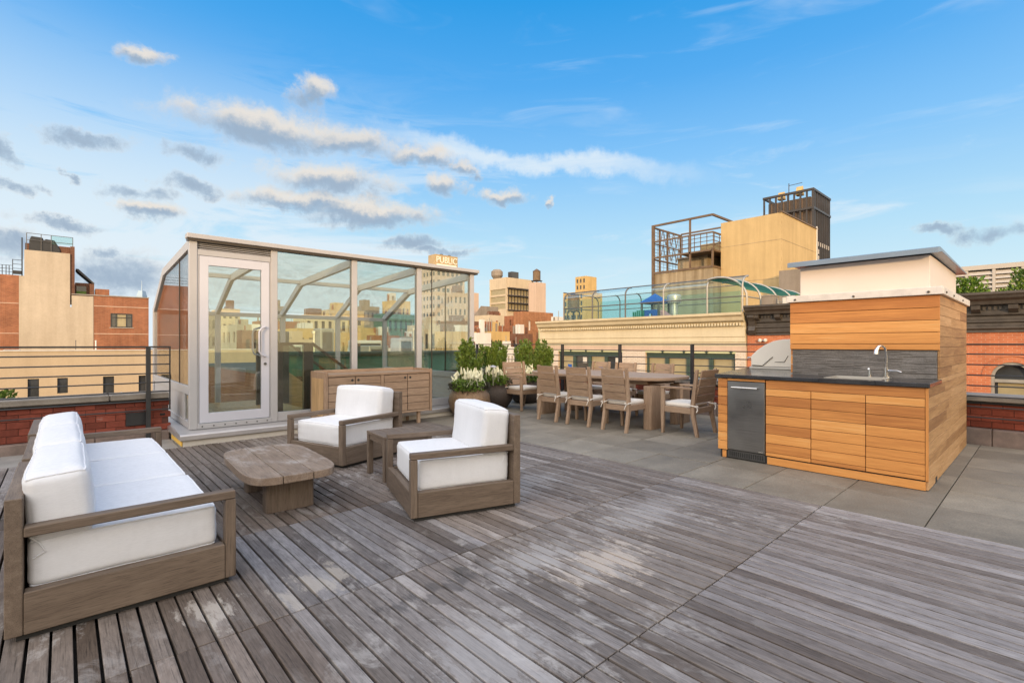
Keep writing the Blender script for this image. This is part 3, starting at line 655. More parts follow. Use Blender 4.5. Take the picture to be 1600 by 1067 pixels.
def railing(name, label, along, plane, posts, a0, a1, zt, gaps, endbar=None):
    t = thing(name, label, 'railing', (plane, a0, 0) if along == 1 else (a0, plane, 0))
    def B(nm, u0, u1, d0, d1, z0, z1, bev=.002):
        return box(nm, 'blackmetal', t, *((plane + d0, plane + d1, u0, u1) if along == 1 else (u0, u1, plane + d0, plane + d1)), z0, z1, bev)
    B('top_rail', a0, a1, -.032, .032, zt - .022, zt)
    for p in posts: B('post', p - .026, p + .026, -.03, .03, -.02, zt - .0225)
    for i, z in enumerate(gaps):
        mb = MB(); mb.tube([(plane, a0, z), (plane, a1, z)] if along == 1 else [(a0, plane, z), (a1, plane, z)], .0085, 8); mb.obj('rod', 'blackmetal', t, smooth=True)
    for e in endbar or (): B('end_bar', e - .008, e + .008, -.012, .012, gaps[-1] - .01, zt - .0225)
    return t
railing('steel_railing', 'black steel railing with thin horizontal rods behind the white sofa', 0, 8.33, [-2.9, -1.02, .855], -4.2, 1.11, 1.275, [1.275 - .125 * i for i in range(1, 8)], [1.10])
railing('steel_railing', 'long black steel railing behind the dining table and outdoor kitchen', 1, 8.83, [4.585 + 1.645 * i for i in range(-5, 5)], -4.0, 11.9, 1.31, [1.31 - .1375 * i for i in range(1, 8)])

# ------------------------------------------------------------------ lounge furniture
def lounge(root, W, D, n, arm_z, back_z, seed, cush_top=.435, bc_top=.76, lean=.0):
    """frame and cushions of a deep teak seat, front towards +x, centred on the root"""
    x0, x1, y0, y1 = -D / 2, D / 2, -W / 2, W / 2; pz = .030; sz = .214; bt = .058; L = dict(world=False)
    box('shadow_plinth', 'shadow_gap', root, x0 + .035, x1 - .03, y0 + .03, y1 - .03, 0, pz, **L)  # black inset base, put in to darken the contact shadow under the frame
    for s in (-1, 1):
        a, b = (y0, y0 + .062) if s < 0 else (y1 - .062, y1)
        box('side_panel', 'teak_x', root, x0 + bt + .002, x1 - .052, a, b, pz, sz, .004, **L)
        box('armrest', 'teak_x', root, x0 + bt + .002, x1, a - .002 * (s < 0), b + .002 * (s > 0), arm_z - .045, arm_z, .005, **L)
        box('arm_post', 'teak_z', root, x1 - .05, x1 + .001, a, b, pz, arm_z - .047, .004, **L)
    box('front_panel', 'teak_y', root, x1 - .048, x1 - .002, y0 + .064, y1 - .064, pz, sz + .0, .004, **L)
    for i in range(n):
        a = y0 + (y1 - y0) * i / n; b = y0 + (y1 - y0) * (i + 1) / n
        box('back_panel', 'teak_y', root, x0 + .012 * (i % 2), x0 + bt + .012 * (i % 2), a + .001, b - .001, pz, back_z + (.014 * i), .004, **L)
    box('seat_deck', 'teak_y', root, x0 + bt + .014, x1 - .05, y0 + .064, y1 - .064, sz - .05, sz - .02, **L)
    cw = (W - .135) / n; cd_ = D - bt - .085
    for i in range(n):
        cy_ = y0 + .0675 + cw * (i + .5)
        cushion('seat_cushion', 'fabric', root, (x0 + bt + .012 + cd_ / 2, cy_, sz - .018), (0, 0, rng.uniform(-.006, .006)), cd_, cw - .002, cush_top - sz + .012, .036, .014, seed + i, 26, .005, .010)
    bw = (W - .14) / n
    for i in range(n):
        cy_ = y0 + .07 + bw * (i + .5)
        cushion('back_cushion', 'fabric', root, (x0 + bt + .135, cy_, .392), (0, R(-5), rng.uniform(-.01, .01)), .235, bw - .002, bc_top - .395, .046, .02, seed + 20 + i, 26, .007)
    for s in (-1, 1):
        p = [Vector((x0 + bt + .02, s * (W / 2 - .075), .43)), Vector((x0 + bt + .05, s * (W / 2 - .066), .40)), Vector((x0 + bt + .07, s * (W / 2 - .064), .36)), Vector((x0 + bt + .03, s * (W / 2 - .07), .335))]
        mb = MB(); mb.tube(p, .0035, 6); mb.obj('cushion_tie', 'fabric', root, smooth=True, world=False)
sofa = thing('sofa', 'long white-cushioned teak sofa at the near left corner of the deck', 'sofa', (.255, 4.435, 0))
lounge(sofa, 2.83, .89, 3, .50, .63, 1, .43, .715)
def chair_at(label, fr, ang, seed):
    W, D = .93, .885; a = R(ang); ex = (math.cos(a), math.sin(a)); ey = (-math.sin(a), math.cos(a))
    c = (fr[0] + ex[0] * D / 2 + ey[0] * W / 2, fr[1] + ex[1] * D / 2 + ey[1] * W / 2)
    t = thing('armchair', label, 'armchair', (c[0], c[1], 0), a + math.pi, 'teak lounge armchairs facing the sofa')
    lounge(t, W, D, 1, .50, .735, seed, .445, .79); return t
chair_at('front white-cushioned teak armchair, right of the small side table', (1.863, 3.128), -17.3, 5)
chair_at('white-cushioned teak armchair in front of the long wooden sideboard', (2.143, 4.967), 16.5, 9)

def superellipse(w, d, n=48, e=3.2):
    return [(math.copysign(abs(math.cos(t)) ** (2 / e), math.cos(t)) * w / 2, math.copysign(abs(math.sin(t)) ** (2 / e), math.sin(t)) * d / 2) for t in [2 * math.pi * i / n for i in range(n)]]
def clip_x(poly, a, b):
    def cut(P, lim, keep):
        out = []
        for i in range(len(P)):
            p, q = P[i], P[(i + 1) % len(P)]; kp, kq = keep(p[0] - lim), keep(q[0] - lim)
            if kp: out.append(p)
            if kp != kq:
                t = (lim - p[0]) / (q[0] - p[0]); out.append((lim, p[1] + (q[1] - p[1]) * t))
        return out
    return cut(cut(poly, a, lambda v: v >= 0), b, lambda v: v <= 0)
ct = thing('coffee_table', 'low teak coffee table with rounded corners and pale scuffed top', 'coffee table', (1.345, 4.46, 0), R(-3))
out = superellipse(.68, 1.29, 72, 4.6)
for a, b in ((-.345, -.114), (-.108, .106), (.112, .345)):
    MB().prism(clip_x(out, a, b), 2, .268, .325).obj('table_plank', 'scuffed_teak_y', ct, .006, 2, world=False)
def leg_outline(w, d): return superellipse(w, d, 40, 7)
for y in (-.36, .33):
    MB().prism([(x, y + q) for x, q in leg_outline(.36, .15)], 2, .0, .266).obj('leg', 'teak_z', ct, .003, smooth=True, world=False)
st = thing('side_table', 'small square teak side table between the two armchairs', 'side table', (2.49, 4.41, 0), R(-6))
for i in range(4):
    a = -.25 + .125 * i; box('top_slat', 'teak_y', st, a + .002, a + .123, -.235, .235, .40, .428, .003, world=False)
for sx in (-1, 1):
    for sy in (-1, 1): box('leg', 'teak_z', st, sx * .247, sx * .197, sy * .232, sy * .182, 0, .3985, .003, world=False)
    box('apron', 'teak_y', st, sx * .238, sx * .214, -.18, .18, .345, .3985, .002, world=False)
    box('apron', 'teak_x', st, -.195, .195, sx * .224, sx * .20, .345, .3985, .002, world=False)

# ------------------------------------------------------------------ sideboard
sb = thing('sideboard', 'long teak sideboard with four slatted doors against the glass enclosure', 'sideboard', (2.765, 7.0, 0))
SX0, SX1, SY0, SY1 = 2.765, 4.575, 7.0, 7.56
box('side_panel', 'pale_teak_z', sb, SX0, SX0 + .045, SY0, SY1, .19, .895, .004); box('side_panel', 'pale_teak_z', sb, SX1 - .045, SX1, SY0, SY1, .19, .895, .004)
box('side_inset', 'tan_z', sb, SX0 - .006, SX0 - .001, SY0 + .06, SY1 - .06, .25, .80, .002)
box('top_board', 'pale_teak_x', sb, SX0 + .047, SX1 - .047, SY0 + .004, SY1 - .04, .825, .86, .003); box('back_rail', 'pale_teak_x', sb, SX0 + .047, SX1 - .047, SY1 - .038, SY1 - .006, .80, .905, .003)
box('bottom_board', 'pale_teak_x', sb, SX0 + .047, SX1 - .047, SY0 + .012, SY1 - .04, .195, .225, .003); box('carcass_back', 'shadow_gap', sb, SX0 + .05, SX1 - .05, SY0 + .07, SY1 - .05, .227, .823)
box('centre_stile', 'pale_teak_z', sb, 3.645, 3.695, SY0 + .006, SY0 + .05, .227, .822, .003)
for (a, b, hx) in ((SX0 + .05, 3.224, 1), (3.229, 3.642, -1), (3.698, 4.112, 1), (4.117, SX1 - .05, -1)):
    d = MB().box(a, b, SY0 + .032, SY0 + .05, .23, .819).obj('cabinet_door', 'shadow_gap', sb)
    for i in range(5):
        z0 = .231 + .1175 * i
        MB().box(a + .003, b - .003, SY0 + .012, SY0 + .031, z0 + .003, z0 + .1145).obj('plank', 'pale_teak_x', d, .003)
    hxx = b - .045 if hx > 0 else a + .045
    mb = MB(); mb.tube([(hxx, SY0 + .0105, .765), (hxx, SY0 + .013, .765)], .019, 18); mb.obj('finger_hole', 'shadow_gap', d, smooth=True)
for x in (SX0 + .22, SX1 - .22):
    for y in (SY0 + .05, SY1 - .14): box('leg', 'pale_teak_z', sb, x - .025, x + .025, y, y + .05, 0 if y < 7.3 else 0, .193, .003)

# ------------------------------------------------------------------ dining set
dt = thing('dining_table', 'long teak dining table with rounded ends on panel legs', 'dining table', (7.2, 5.42, 0))
MB().prism(superellipse(1.42, 2.98, 72, 3.4), 2, .735, .785).obj('tabletop', 'pale_teak_y', dt, .012, 2, world=False)
box('underframe', 'pale_teak_y', dt, -.42, .42, -1.15, 1.15, .66, .7345, .004, world=False)
for y in (-1.28, 1.02):
    for x in (-.42, .36):
        MB().prism([(x + p, y + q) for p, q in leg_outline(.44, .15)], 2, 0, .66).obj('leg', 'pale_teak_z', dt, .003, smooth=True, world=False)
def dining_chair(label, arms=False):
    """front towards +x, root under the middle of the seat"""
    t = thing('dining_armchair' if arms else 'dining_chair', label, 'chair', group='teak chairs round the dining table')
    W, D, sz = (.60, .58, .40) if arms else (.47, .56, .40); hw = W / 2; L = dict(world=False)
    xb = -D / 2
    for s in (-1, 1):
        y0, y1 = sorted((s * hw, s * (hw - .045)))
        prof = [(xb, 0), (xb + .045, 0), (xb + .115, .30), (xb + .115, .46), (xb + .045, .945), (xb + .005, .945), (xb + .055, .46), (xb + .055, .30)]
        MB().prism([(p[0], p[1]) for p in prof], 1, y0, y1).obj('rear_leg', 'pale_teak_z', t, .003, **L)
        prof = [(D / 2 - .04, 0), (D / 2 - .006, 0), (D / 2, .33), (D / 2, sz if not arms else .655), (D / 2 - .055, sz if not arms else .655), (D / 2 - .055, .33)]
        MB().prism(prof, 1, y0, y1).obj('front_leg', 'pale_teak_z', t, .003, **L)
        box('side_rail', 'pale_teak_x', t, xb + .117, D / 2 - .057, y0 + .004, y1 - .004, sz - .085, sz - .001, .003, **L)
        if arms: box('armrest', 'pale_teak_x', t, xb + .10, D / 2 + .004, y0 - .004, y1 + .004, .657, .688, .004, **L)
        yy = s * (hw - .022)
        mb = MB(); mb.tube([(xb + .02, yy - .03, .425), (xb + .038, yy - .032, .43), (xb + .12, yy - .030, .44), (xb + .125, yy + .030, .44), (xb + .04, yy + .031, .43), (xb + .02, yy + .026, .42)], .0085, 6); mb.tube([(xb + .03, yy, .425), (xb + .012, yy + .012, .38), (xb + .02, yy + .03, .345)], .007, 6)
        mb.obj('cushion_tie', 'fabric_cream', t, smooth=True, **L)
    box('front_rail', 'pale_teak_y', t, D / 2 - .05, D / 2 - .022, -hw + .047, hw - .047, sz - .085, sz - .001, .003, **L)
    box('back_rail', 'pale_teak_y', t, xb + .062, xb + .10, -hw + .047, hw - .047, sz - .085, sz - .006, .003, **L)
    box('seat_board', 'pale_teak_y', t, xb + .118, D / 2 - .057, -hw + .049, hw - .049, sz - .03, sz - .008, **L)
    for i in range(4):
        za = .468 + i * .1185; zb = za + .111
        f = lambda z: xb + .072 - (z - .46) * .062 / .485 * 1.75
        MB().prism([(f(za) - .012, za), (f(za) + .012, za), (f(zb) + .012, zb), (f(zb) - .012, zb)], 1, -hw + .0465, hw - .0465).obj('back_slat', 'pale_teak_y', t, .003, **L)
    cushion('seat_cushion', 'fabric_cream', t, (.055, 0, sz - .003), (0, 0, 0), D - .13, W - .06 if arms is False else W - .10, .062, .026, .008, 3, 10, .004)
    return t
c0 = dining_chair('teak side chair seen from behind, standing nearest the table leg and kitchen')
c0.location = (6.34, 4.395, 0)
copy_thing(c0, (6.345, 5.12, 0), R(3), 'middle one of the three teak side chairs seen from behind')
copy_thing(c0, (6.35, 5.775, 0), R(-2.5), 'teak side chair seen from behind, standing closest to the planters')
copy_thing(c0, (7.99, 4.87, 0), R(177), 'teak side chair across the table, nearest to the kitchen')
copy_thing(c0, (7.96, 5.64, 0), R(182.5), 'middle teak side chair on the far side of the table')
copy_thing(c0, (8.02, 6.31, 0), R(178), 'teak side chair on the far side of the table, closest to the planters')
ca = dining_chair('teak armchair at the table end beside the outdoor kitchen', True); ca.location = (6.82, 3.59, 0); ca.rotation_euler.z = R(90)
copy_thing(ca, (6.87, 7.23 - .02, 0), R(-90), 'teak armchair at the table end in front of the planters')

# ------------------------------------------------------------------ planters
def pot(label, x, y, r, h, mat):
    t = thing('planter', label, 'planter', (x, y, 0))
    prof = [(r * .55, 0), (r * .72, .03), (r * .93, h * .28), (r, h * .52), (r * .94, h * .76), (r * .76, h * .95), (r * .72, h), (r * .66, h), (r * .66, h - .06)]
    MB().lathe(prof, 40).obj('bowl', mat, t, smooth=True, world=False); mb = MB(); mb.lathe([(r * .65, h - .075), (r * .4, h - .05), (.01, h - .045)], 24); mb.obj('soil', 'soil', t, world=False, smooth=True); return t
def shrub(label, x, y, z0, h, r, seed, n=2600, mat='leaf'):
    t = thing('evergreen_shrub', label, 'shrub', (x, y, z0), 0, 'upright evergreen shrubs in the planters')
    rr = random.Random(seed); spires = []
    for i in range(26):
        th = rr.uniform(0, 6.283); k = math.sqrt(rr.random()) * r; spires.append((math.cos(th) * k * .45, math.sin(th) * k * .45, math.cos(th) * k, math.sin(th) * k, rr.uniform(.55, .9) if k > r * .6 else rr.uniform(.75, 1.04)))
    def pick(q):
        bx, by, tx, ty, sh = q.choice(spires); u = .06 + .94 * q.random() ** .75; th = q.uniform(0, 6.283); rad = (.075 - .052 * u) * q.uniform(.3, 1.15)
        return (bx + (tx - bx) * u + math.cos(th) * rad, by + (ty - by) * u + math.sin(th) * rad, u * h * sh), (math.cos(th) * .55, math.sin(th) * .55, 1.0)
    stuff(leaf_cloud('foliage', n, pick, .054, mat, t, seed, ar=.26))
    mb = MB()
    for bx, by, tx, ty, sh in spires: mb.tube([(bx * .5, by * .5, -.06), ((bx + tx) / 2, (by + ty) / 2, h * sh * .5), (tx, ty, h * sh * .98)], [.007, .005, .002], 5)
    mb.obj('stem', 'stem', t, world=False); return t
spike = MB()
_r = random.Random(4)
for i in range(26):
    z = .03 + .10 * i / 26; rad = .0115 * (1 - (i / 26) ** 1.5 * .8); th = i * 2.4
    c = Vector((math.cos(th) * rad, math.sin(th) * rad, z)); k = .010 * (1 - i / 40)
    spike.box(c.x - k, c.x + k, c.y - k, c.y + k, c.z - k * .8, c.z + k * .8)
spike.tube([(0, 0, -.12), (0, 0, .13)], .002, 4)
spike_me = spike.mesh('flower_spike')
def flowers(label, x, y, z0, r, seed, n=24, facing=(-.67, -.74)):
    t = thing('flowering_plant', label, 'flowers', (x, y, z0), 0, 'white flowering plants in the planters'); rr = random.Random(seed)
    def pick(q):
        th = q.uniform(0, 6.283); k = math.sqrt(q.random()) * r; zz = q.random() ** 1.3 * .20; return (math.cos(th) * k, math.sin(th) * k, zz - .02), (math.cos(th), math.sin(th), .6)
    stuff(leaf_cloud('foliage', 900, pick, .048, 'leaf_light', t, seed, ar=.28))
    for i in range(n):
        th = rr.uniform(0, 6.283); k = math.sqrt(rr.random()) * r; tx, ty = math.cos(th) * k, math.sin(th) * k
        o = link('flower_spike', spike_me, 'flower', t, (tx, ty, rr.uniform(.12, .26)), (rr.gauss(0, .28) - ty * .9, rr.gauss(0, .28) + tx * .9, rr.uniform(0, 6.28))); o.scale = (1, 1, rr.uniform(.8, 1.35))
    return t
def trailing(label, x, y, z, r, seed):
    t = thing('trailing_plant', label, 'plant', (x, y, z), 0, 'dark trailing plants over the planter rims')
    def pick(q):
        th = q.uniform(0, 6.283); d = q.random(); return (math.cos(th) * (r * (.72 + .22 * d)), math.sin(th) * (r * (.72 + .22 * d)), .04 - .14 * d * q.random() + .05 * q.random()), (math.cos(th), math.sin(th), .1)
    stuff(leaf_cloud('foliage', 1000, pick, .034, 'leaf_purple', t, seed, ar=.5)); return t
POTS = [(5.46, 7.13, .385, .52, 'pot_bronze', 'big round bronze-speckled planter at the corner of the glass enclosure'), (6.56, 7.72, .385, .53, 'pot_dark', 'dark round planter just behind the bronze one'),
        (7.68, 7.95, .38, .52, 'pot_dark', 'dark round planter behind the end chair of the dining table'), (8.50, 8.18, .30, .52, 'pot_dark', 'dark round planter farthest back by the long railing')]
WHERE = ['the bronze-speckled planter', 'the dark planter next to the bronze one', 'the planter behind the end dining chair', 'the farthest planter by the railing']
for i, (x, y, r, h, m, lab) in enumerate(POTS):
    pot(lab, x, y, r, h, m)
    shrub('upright green shrub growing in ' + WHERE[i], x + .08, y + .10, h - .05, (.90, .87, .90, .92)[i], (.27, .29, .27, .25)[i], 31 + i, 5400 if i < 2 else 4600)
    if i < 3:
        flowers('white flower spikes in ' + WHERE[i], x - .12, y - .13, h - .03, .27, 51 + i, (48, 42, 26)[i])
        trailing('dark purple-green leaves spilling over the rim of ' + WHERE[i], x, y, h, r, 71 + i)

gl = thing('garden_light', 'small white garden light among the flowers between the two front planters', 'garden light', (6.15, 7.28, .5)); MB().tube([(0, 0, 0), (0, 0, .36)], .006, 6).obj('stake', 'galv', gl, world=False); MB().lathe([(.02, .345), (.065, .36), (.06, .375), (.012, .395)], 16).obj('lamp_cap', 'alu_white', gl, smooth=True, world=False)

# ================================================================== glass stair enclosure
GX0, GX1, GY0, GY1 = 1.22, 6.0, 7.70, 11.30
gh = thing('glass_stair_enclosure', 'glass and aluminium stair enclosure with sloping roof and a white door', 'glass enclosure', (1.22, 7.70, 0))
G = lambda nm, mt, *a, **k: box(nm, mt, gh, *a, **k)
G('kerb', 'kerb_cream', 1.12, 6.06, 7.44, 7.72, -.2, .072, .004); G('kerb', 'kerb_cream', 1.12, 1.30, 7.725, 11.4, -.2, .072, .004)
G('kerb', 'kerb_cream', 5.90, 6.06, 7.725, 11.4, -.2, .072, .004); G('kerb', 'kerb_cream', 1.305, 5.895, 11.22, 11.4, -.2, .072, .004)
G('insulation_edge', 'foam', 1.10, 1.118, 7.45, 8.2, .0, .058, .004)
MB().prism([(7.405, .075), (7.405, .135), (7.43, .152), (7.74, .165), (7.74, .075)], 0, 1.085, 6.09).obj('sill_flashing', 'flash', gh, .003)
MB().prism([(1.085, .077), (1.085, .137), (1.11, .154), (1.31, .166), (1.31, .077)], 1, 7.745, 11.42).obj('sill_flashing', 'flash', gh, .003)
POST = [1.225, 2.235, 3.47, 4.695, 5.895]; PW = .09
for x in POST: G('front_post', 'alu', x, x + PW, 7.66, 7.76, .166, 2.70, .004)
for x in POST: G('rear_post', 'alu', x, x + PW, 11.20, 11.29, .073, 1.97, .004)
for i, x in enumerate(POST):
    end = i in (0, 4); w = .10 if end else .075
    MB().prism([(7.765, 2.70), (10.10, 2.575), (11.295, 1.975), (11.295, 1.855), (10.06, 2.455), (7.765, 2.575)], 0, x + .004, x + .004 + w - .01).obj('rafter', 'alu', gh, .003)
G('eave_beam', 'alu', 1.19, 6.07, 7.60, 7.755, 2.702, 2.765, .006); G('eave_drip', 'bronze_metal', 1.20, 6.05, 7.63, 7.74, 2.672, 2.70)
for a, b in zip(POST, POST[1:]):
    MB().box(a + PW, b + .003, 10.05, 10.13, 2.50, 2.572).obj('purlin', 'alu', gh, .003); MB().box(a + PW, b, 11.21, 11.285, 1.87, 1.95).obj('purlin', 'alu', gh, .003)
    MB().prism([(7.765, 2.705), (7.765, 2.715), (10.10, 2.59), (10.10, 2.58)], 0, a + .02, b + .06).obj('roof_pane', 'glass_roof', gh)
    MB().prism([(10.105, 2.58), (10.105, 2.59), (11.30, 1.99), (11.30, 1.98)], 0, a + .02, b + .06).obj('roof_pane', 'glass_roof', gh)
    G('rear_pane', 'glass_guard', a + PW, b, 11.24, 11.25, .08, 1.87)
# side walls: lower rail, little opening light, tall side pane
for sx, x in ((0, GX0 + .012), (1, 5.925)):
    G('side_rail', 'alu', x, x + .055, 7.765, 11.195, .62, .735, .004); G('side_rail', 'alu', x, x + .055, 7.765, 11.195, .168, .26, .004)
    MB().prism([(7.77, .737), (11.195, .737), (11.195, 1.92), (10.05, 2.47), (7.77, 2.59)], 0, x + .022, x + .03).obj('side_pane', 'glass_roof' if sx else 'glass_side', gh)
    G('side_mullion', 'bronze_metal', x + .015, x + .04, 8.60, 8.615, .737, 2.54)
    G('vent_frame', 'alu', x + .004, x + .05, 8.10, 8.15, .262, .618, .003); G('lower_panel', 'alu', x + .015, x + .045, 8.152, 11.19, .262, .618)
    G('vent_pane', 'glass', x + .02, x + .03, 7.80, 8.098, .29, .60)
# door bay
for i in range(5):
    z = 2.575 + .024 * i
    MB().prism([(7.675, z), (7.70, z), (7.735, z + .020), (7.71, z + .020)], 0, 1.318, 2.232).obj('louvre_blade', 'alu', gh)
G('louvre_backing', 'shadow_gap', 1.316, 2.233, 7.738, 7.75, 2.57, 2.699); G('door_header', 'alu', 1.316, 2.234, 7.672, 7.75, 2.495, 2.572, .004); G('door_jamb', 'alu', 1.316, 1.336, 7.675, 7.75, .23, 2.494, .002); G('door_jamb', 'alu', 2.214, 2.234, 7.675, 7.75, .23, 2.494, .002)
thr = G('threshold', 'alu', 1.316, 2.234, 7.655, 7.75, .167, .235, .003)
for i in range(7):
    mb = MB(); x = 1.37 + i * .135; mb.tube([(x, 7.650, .20), (x, 7.656, .20)], .009, 10); mb.obj('bolt', 'shadow_gap', thr, smooth=True)
DX0, DX1, DZ0, DZ1 = 1.34, 2.21, .243, 2.488
door = MB().box(DX0, DX0 + .105, 7.665, 7.72, DZ0, DZ1).box(DX1 - .105, DX1, 7.665, 7.72, DZ0, DZ1).box(DX0 + .105, DX1 - .105, 7.665, 7.72, DZ0, DZ0 + .13).box(DX0 + .105, DX1 - .105, 7.665, 7.72, DZ1 - .12, DZ1).obj('door', 'alu_white', gh, .002)
box('door_pane', 'glass', door, DX0 + .105, DX1 - .105, 7.69, 7.70, DZ0 + .13, DZ1 - .12)
hx = DX1 - .055
mb = MB(); mb.tube([(hx + .0, 7.664, 1.13), (hx - .02, 7.60, 1.13), (hx - .07, 7.585, 1.15), (hx - .10, 7.585, 1.20), (hx - .10, 7.585, 1.48), (hx - .07, 7.585, 1.53), (hx - .02, 7.60, 1.55), (hx, 7.664, 1.55)], .013, 10); mb.obj('handle', 'alu_white', door, smooth=True)
mb = MB(); mb.tube([(hx - .02, 7.74, 1.13), (hx - .11, 7.80, 1.16), (hx - .13, 7.80, 1.22), (hx - .13, 7.80, 1.46), (hx - .11, 7.80, 1.52), (hx - .02, 7.74, 1.55)], .013, 10); mb.obj('handle', 'alu_white', door, smooth=True)
mb = MB(); mb.tube([(hx, 7.655, 1.02), (hx, 7.666, 1.02)], .02, 14); mb.obj('lock', 'grilles', door, smooth=True)
for a, b in zip(POST[1:], POST[2:]):
    G('front_pane', 'glass', a + PW, b, 7.70, 7.71, .30, 2.675); G('bottom_rail', 'alu', a + PW + .001, b - .001, 7.675, 7.745, .167, .30, .003)
G('butt_joint', 'bronze_metal', 5.02, 5.03, 7.695, 7.714, .30, 2.67)
# inside: landing, stair going down to the right, its guard
G('landing', 'tan_y', 1.31, 3.22, 7.755, 11.19, .0, .14); G('landing', 'tan_y', 3.222, 5.89, 7.755, 8.90, .0, .14); G('landing', 'tan_y', 3.222, 5.89, 10.30, 11.19, .0, .14)
for i in range(8): G('stair_tread', 'tan_y', 3.23 + .27 * i, 3.53 + .27 * i, 8.975, 10.225, .0 - .17 * i, .03 - .17 * i)
G('stairwell_floor', 'shadow_gap', 3.2, 5.95, 8.9, 10.3, -2.2, -2.15); G('stairwell_wall', 'tan_x', 3.225, 5.88, 8.905, 8.965, -2.1, .139); G('stairwell_wall', 'tan_x', 3.225, 5.88, 10.235, 10.295, -2.1, .139); G('stairwell_wall', 'tan_z', 5.89, 5.95, 8.9, 10.3, -2.1, .139)
gd = thing('stair_guard', 'dark handrail with glass and timber panels inside the glass enclosure', 'railing', (3.2, 8.95, .14))
for y in (8.96, 10.24):
    box('newel_post', 'bronze_metal', gd, 3.15, 3.31, y - .045, y + .045, .14, 1.33, .004); box('post', 'bronze_metal', gd, 2.72, 2.80, y - .03, y + .03, .14, 1.29, .004)
    MB().prism([(3.312, 1.34), (3.312, 1.285), (5.2, -.145), (5.2, -.09)], 1, y - .03, y + .03).obj('handrail', 'bronze_metal', gd, .004)
    MB().prism([(2.65, 1.335), (2.65, 1.292), (3.149, 1.292), (3.149, 1.335)], 1, y - .035, y + .035).obj('handrail', 'bronze_metal', gd, .004)
    MB().prism([(3.312, 1.28), (3.312, .75), (4.95, -.49), (4.95, .04)], 1, y - .006, y + .006).obj('guard_pane', 'glass_guard', gd)
    MB().prism([(3.312, .745), (3.312, .142), (4.11, .142)], 1, y - .02, y + .02).obj('side_board', 'tan_x', gd)
    MB().box(2.802, 3.148, y - .008, y + .008, .142, 1.28).obj('guard_pane', 'glass_guard', gd)

# ================================================================== outdoor kitchen
KX, KY0, KY1, KB = 5.62, .72, 2.60, 8.57
kt = thing('outdoor_kitchen', 'cedar-clad outdoor kitchen with dark stone counter, sink and tall back block', 'outdoor kitchen', (KX, KY0, 0))
K = lambda nm, mt, *a, **k: box(nm, mt, kt, *a, **k)
K('carcass', 'shadow_gap', KX + .02, KB - .02, KY0 + .022, KY1 - .022, .0, .84); K('carcass', 'shadow_gap', 6.33, KB - .02, KY0 + .022, 2.03, .915, 1.79); K('carcass', 'shadow_gap', 7.25, 8.2, 2.58, 2.92, .02, .84)
K('toe_board', 'cedar_y', KX + .012, KX + .03, KY0 + .02, 2.066, .004, .082, .002); K('toe_board', 'cedar_y', KX + .012, KX + .03, 2.51, 2.555, .004, .082, .002)
# left pier
for i in range(8):
    z = .092 + i * .1025
    K('plank', 'cedar_y', KX, KX + .019, 2.494, KY1, z + .0025, min(.912, z + .1), .0015)
for i in range(8):
    z = .092 + i * .1025
    K('plank', 'cedar_x', KX + .02, 7.24, KY1 - .02, KY1 - .002, z + .0025, min(.912, z + .1), .0015)
K('head_board', 'cedar_y', KX, KX + .019, 2.081, 2.492, .888, .914, .0015); K('top_rail', 'cedar_y', KX, KX + .019, KY0 + .021, 2.074, .822, .914, .002)
DROWS = [(.097, .132), (.1365, .2335), (.238, .335), (.3395, .4365), (.441, .538), (.5425, .6395), (.644, .741), (.7455, .818)]
for (a, b) in ((1.643, 2.074), (1.181, 1.637), (.743, 1.175)):
    d = K('cabinet_door', 'shadow_gap', KX + .0185, KX + .021, a + .002, b - .002, .096, .819)
    for z0, z1 in DROWS: MB().box(KX, KX + .018, a, b, z0, z1).obj('plank', 'cedar_y', d, .0015)
# right side, boards of two lengths, plus the corner trim
SR = [.005 + .1025 * i for i in range(9)] + [.917]
for i, (z0, z1) in enumerate(zip(SR, SR[1:])):
    j = rng.uniform(6.5, 7.9)
    x0 = KX + .0205
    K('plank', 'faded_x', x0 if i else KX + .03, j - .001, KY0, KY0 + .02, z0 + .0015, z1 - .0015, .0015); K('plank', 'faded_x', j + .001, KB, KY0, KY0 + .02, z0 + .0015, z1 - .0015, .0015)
K('corner_trim', 'cedar_z', KX, KX + .0195, KY0 - .001, KY0 + .0195, .092, .914, .0015); K('notch', 'shadow_gap', 6.02, 6.12, KY0 - .0015, KY0 + .01, .0, .055)
UR = [.965, 1.068, 1.171, 1.272, 1.376, 1.480, 1.584, 1.688, 1.785]
for i, (z0, z1) in enumerate(zip(UR, UR[1:])):
    j = rng.uniform(6.9, 8.0)
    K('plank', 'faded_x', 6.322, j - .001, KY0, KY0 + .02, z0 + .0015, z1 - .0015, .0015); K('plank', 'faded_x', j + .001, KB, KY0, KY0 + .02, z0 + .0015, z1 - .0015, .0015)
K('plank', 'faded_x', 6.322, KB, KY0, KY0 + .02, .918, .964, .0015)
FR = [1.242, 1.306, 1.420, 1.540, 1.662, 1.785]
for z0, z1 in zip(FR, FR[1:]): K('plank', 'cedar_y', 6.30, 6.32, KY0 + .001, 2.055, z0 + .0025, z1 - .0025, .0015)
for z0, z1 in zip(UR, UR[1:]): K('plank', 'cedar_x', 6.322, KB, 2.035, 2.054, z0 + .0025, z1 - .0025, .0015)
for z0, z1 in zip(UR, UR[1:]): K('plank', 'faded_y', KB - .019, KB, KY0 + .021, 2.034, z0 + .0015, z1 - .0015, .0015)
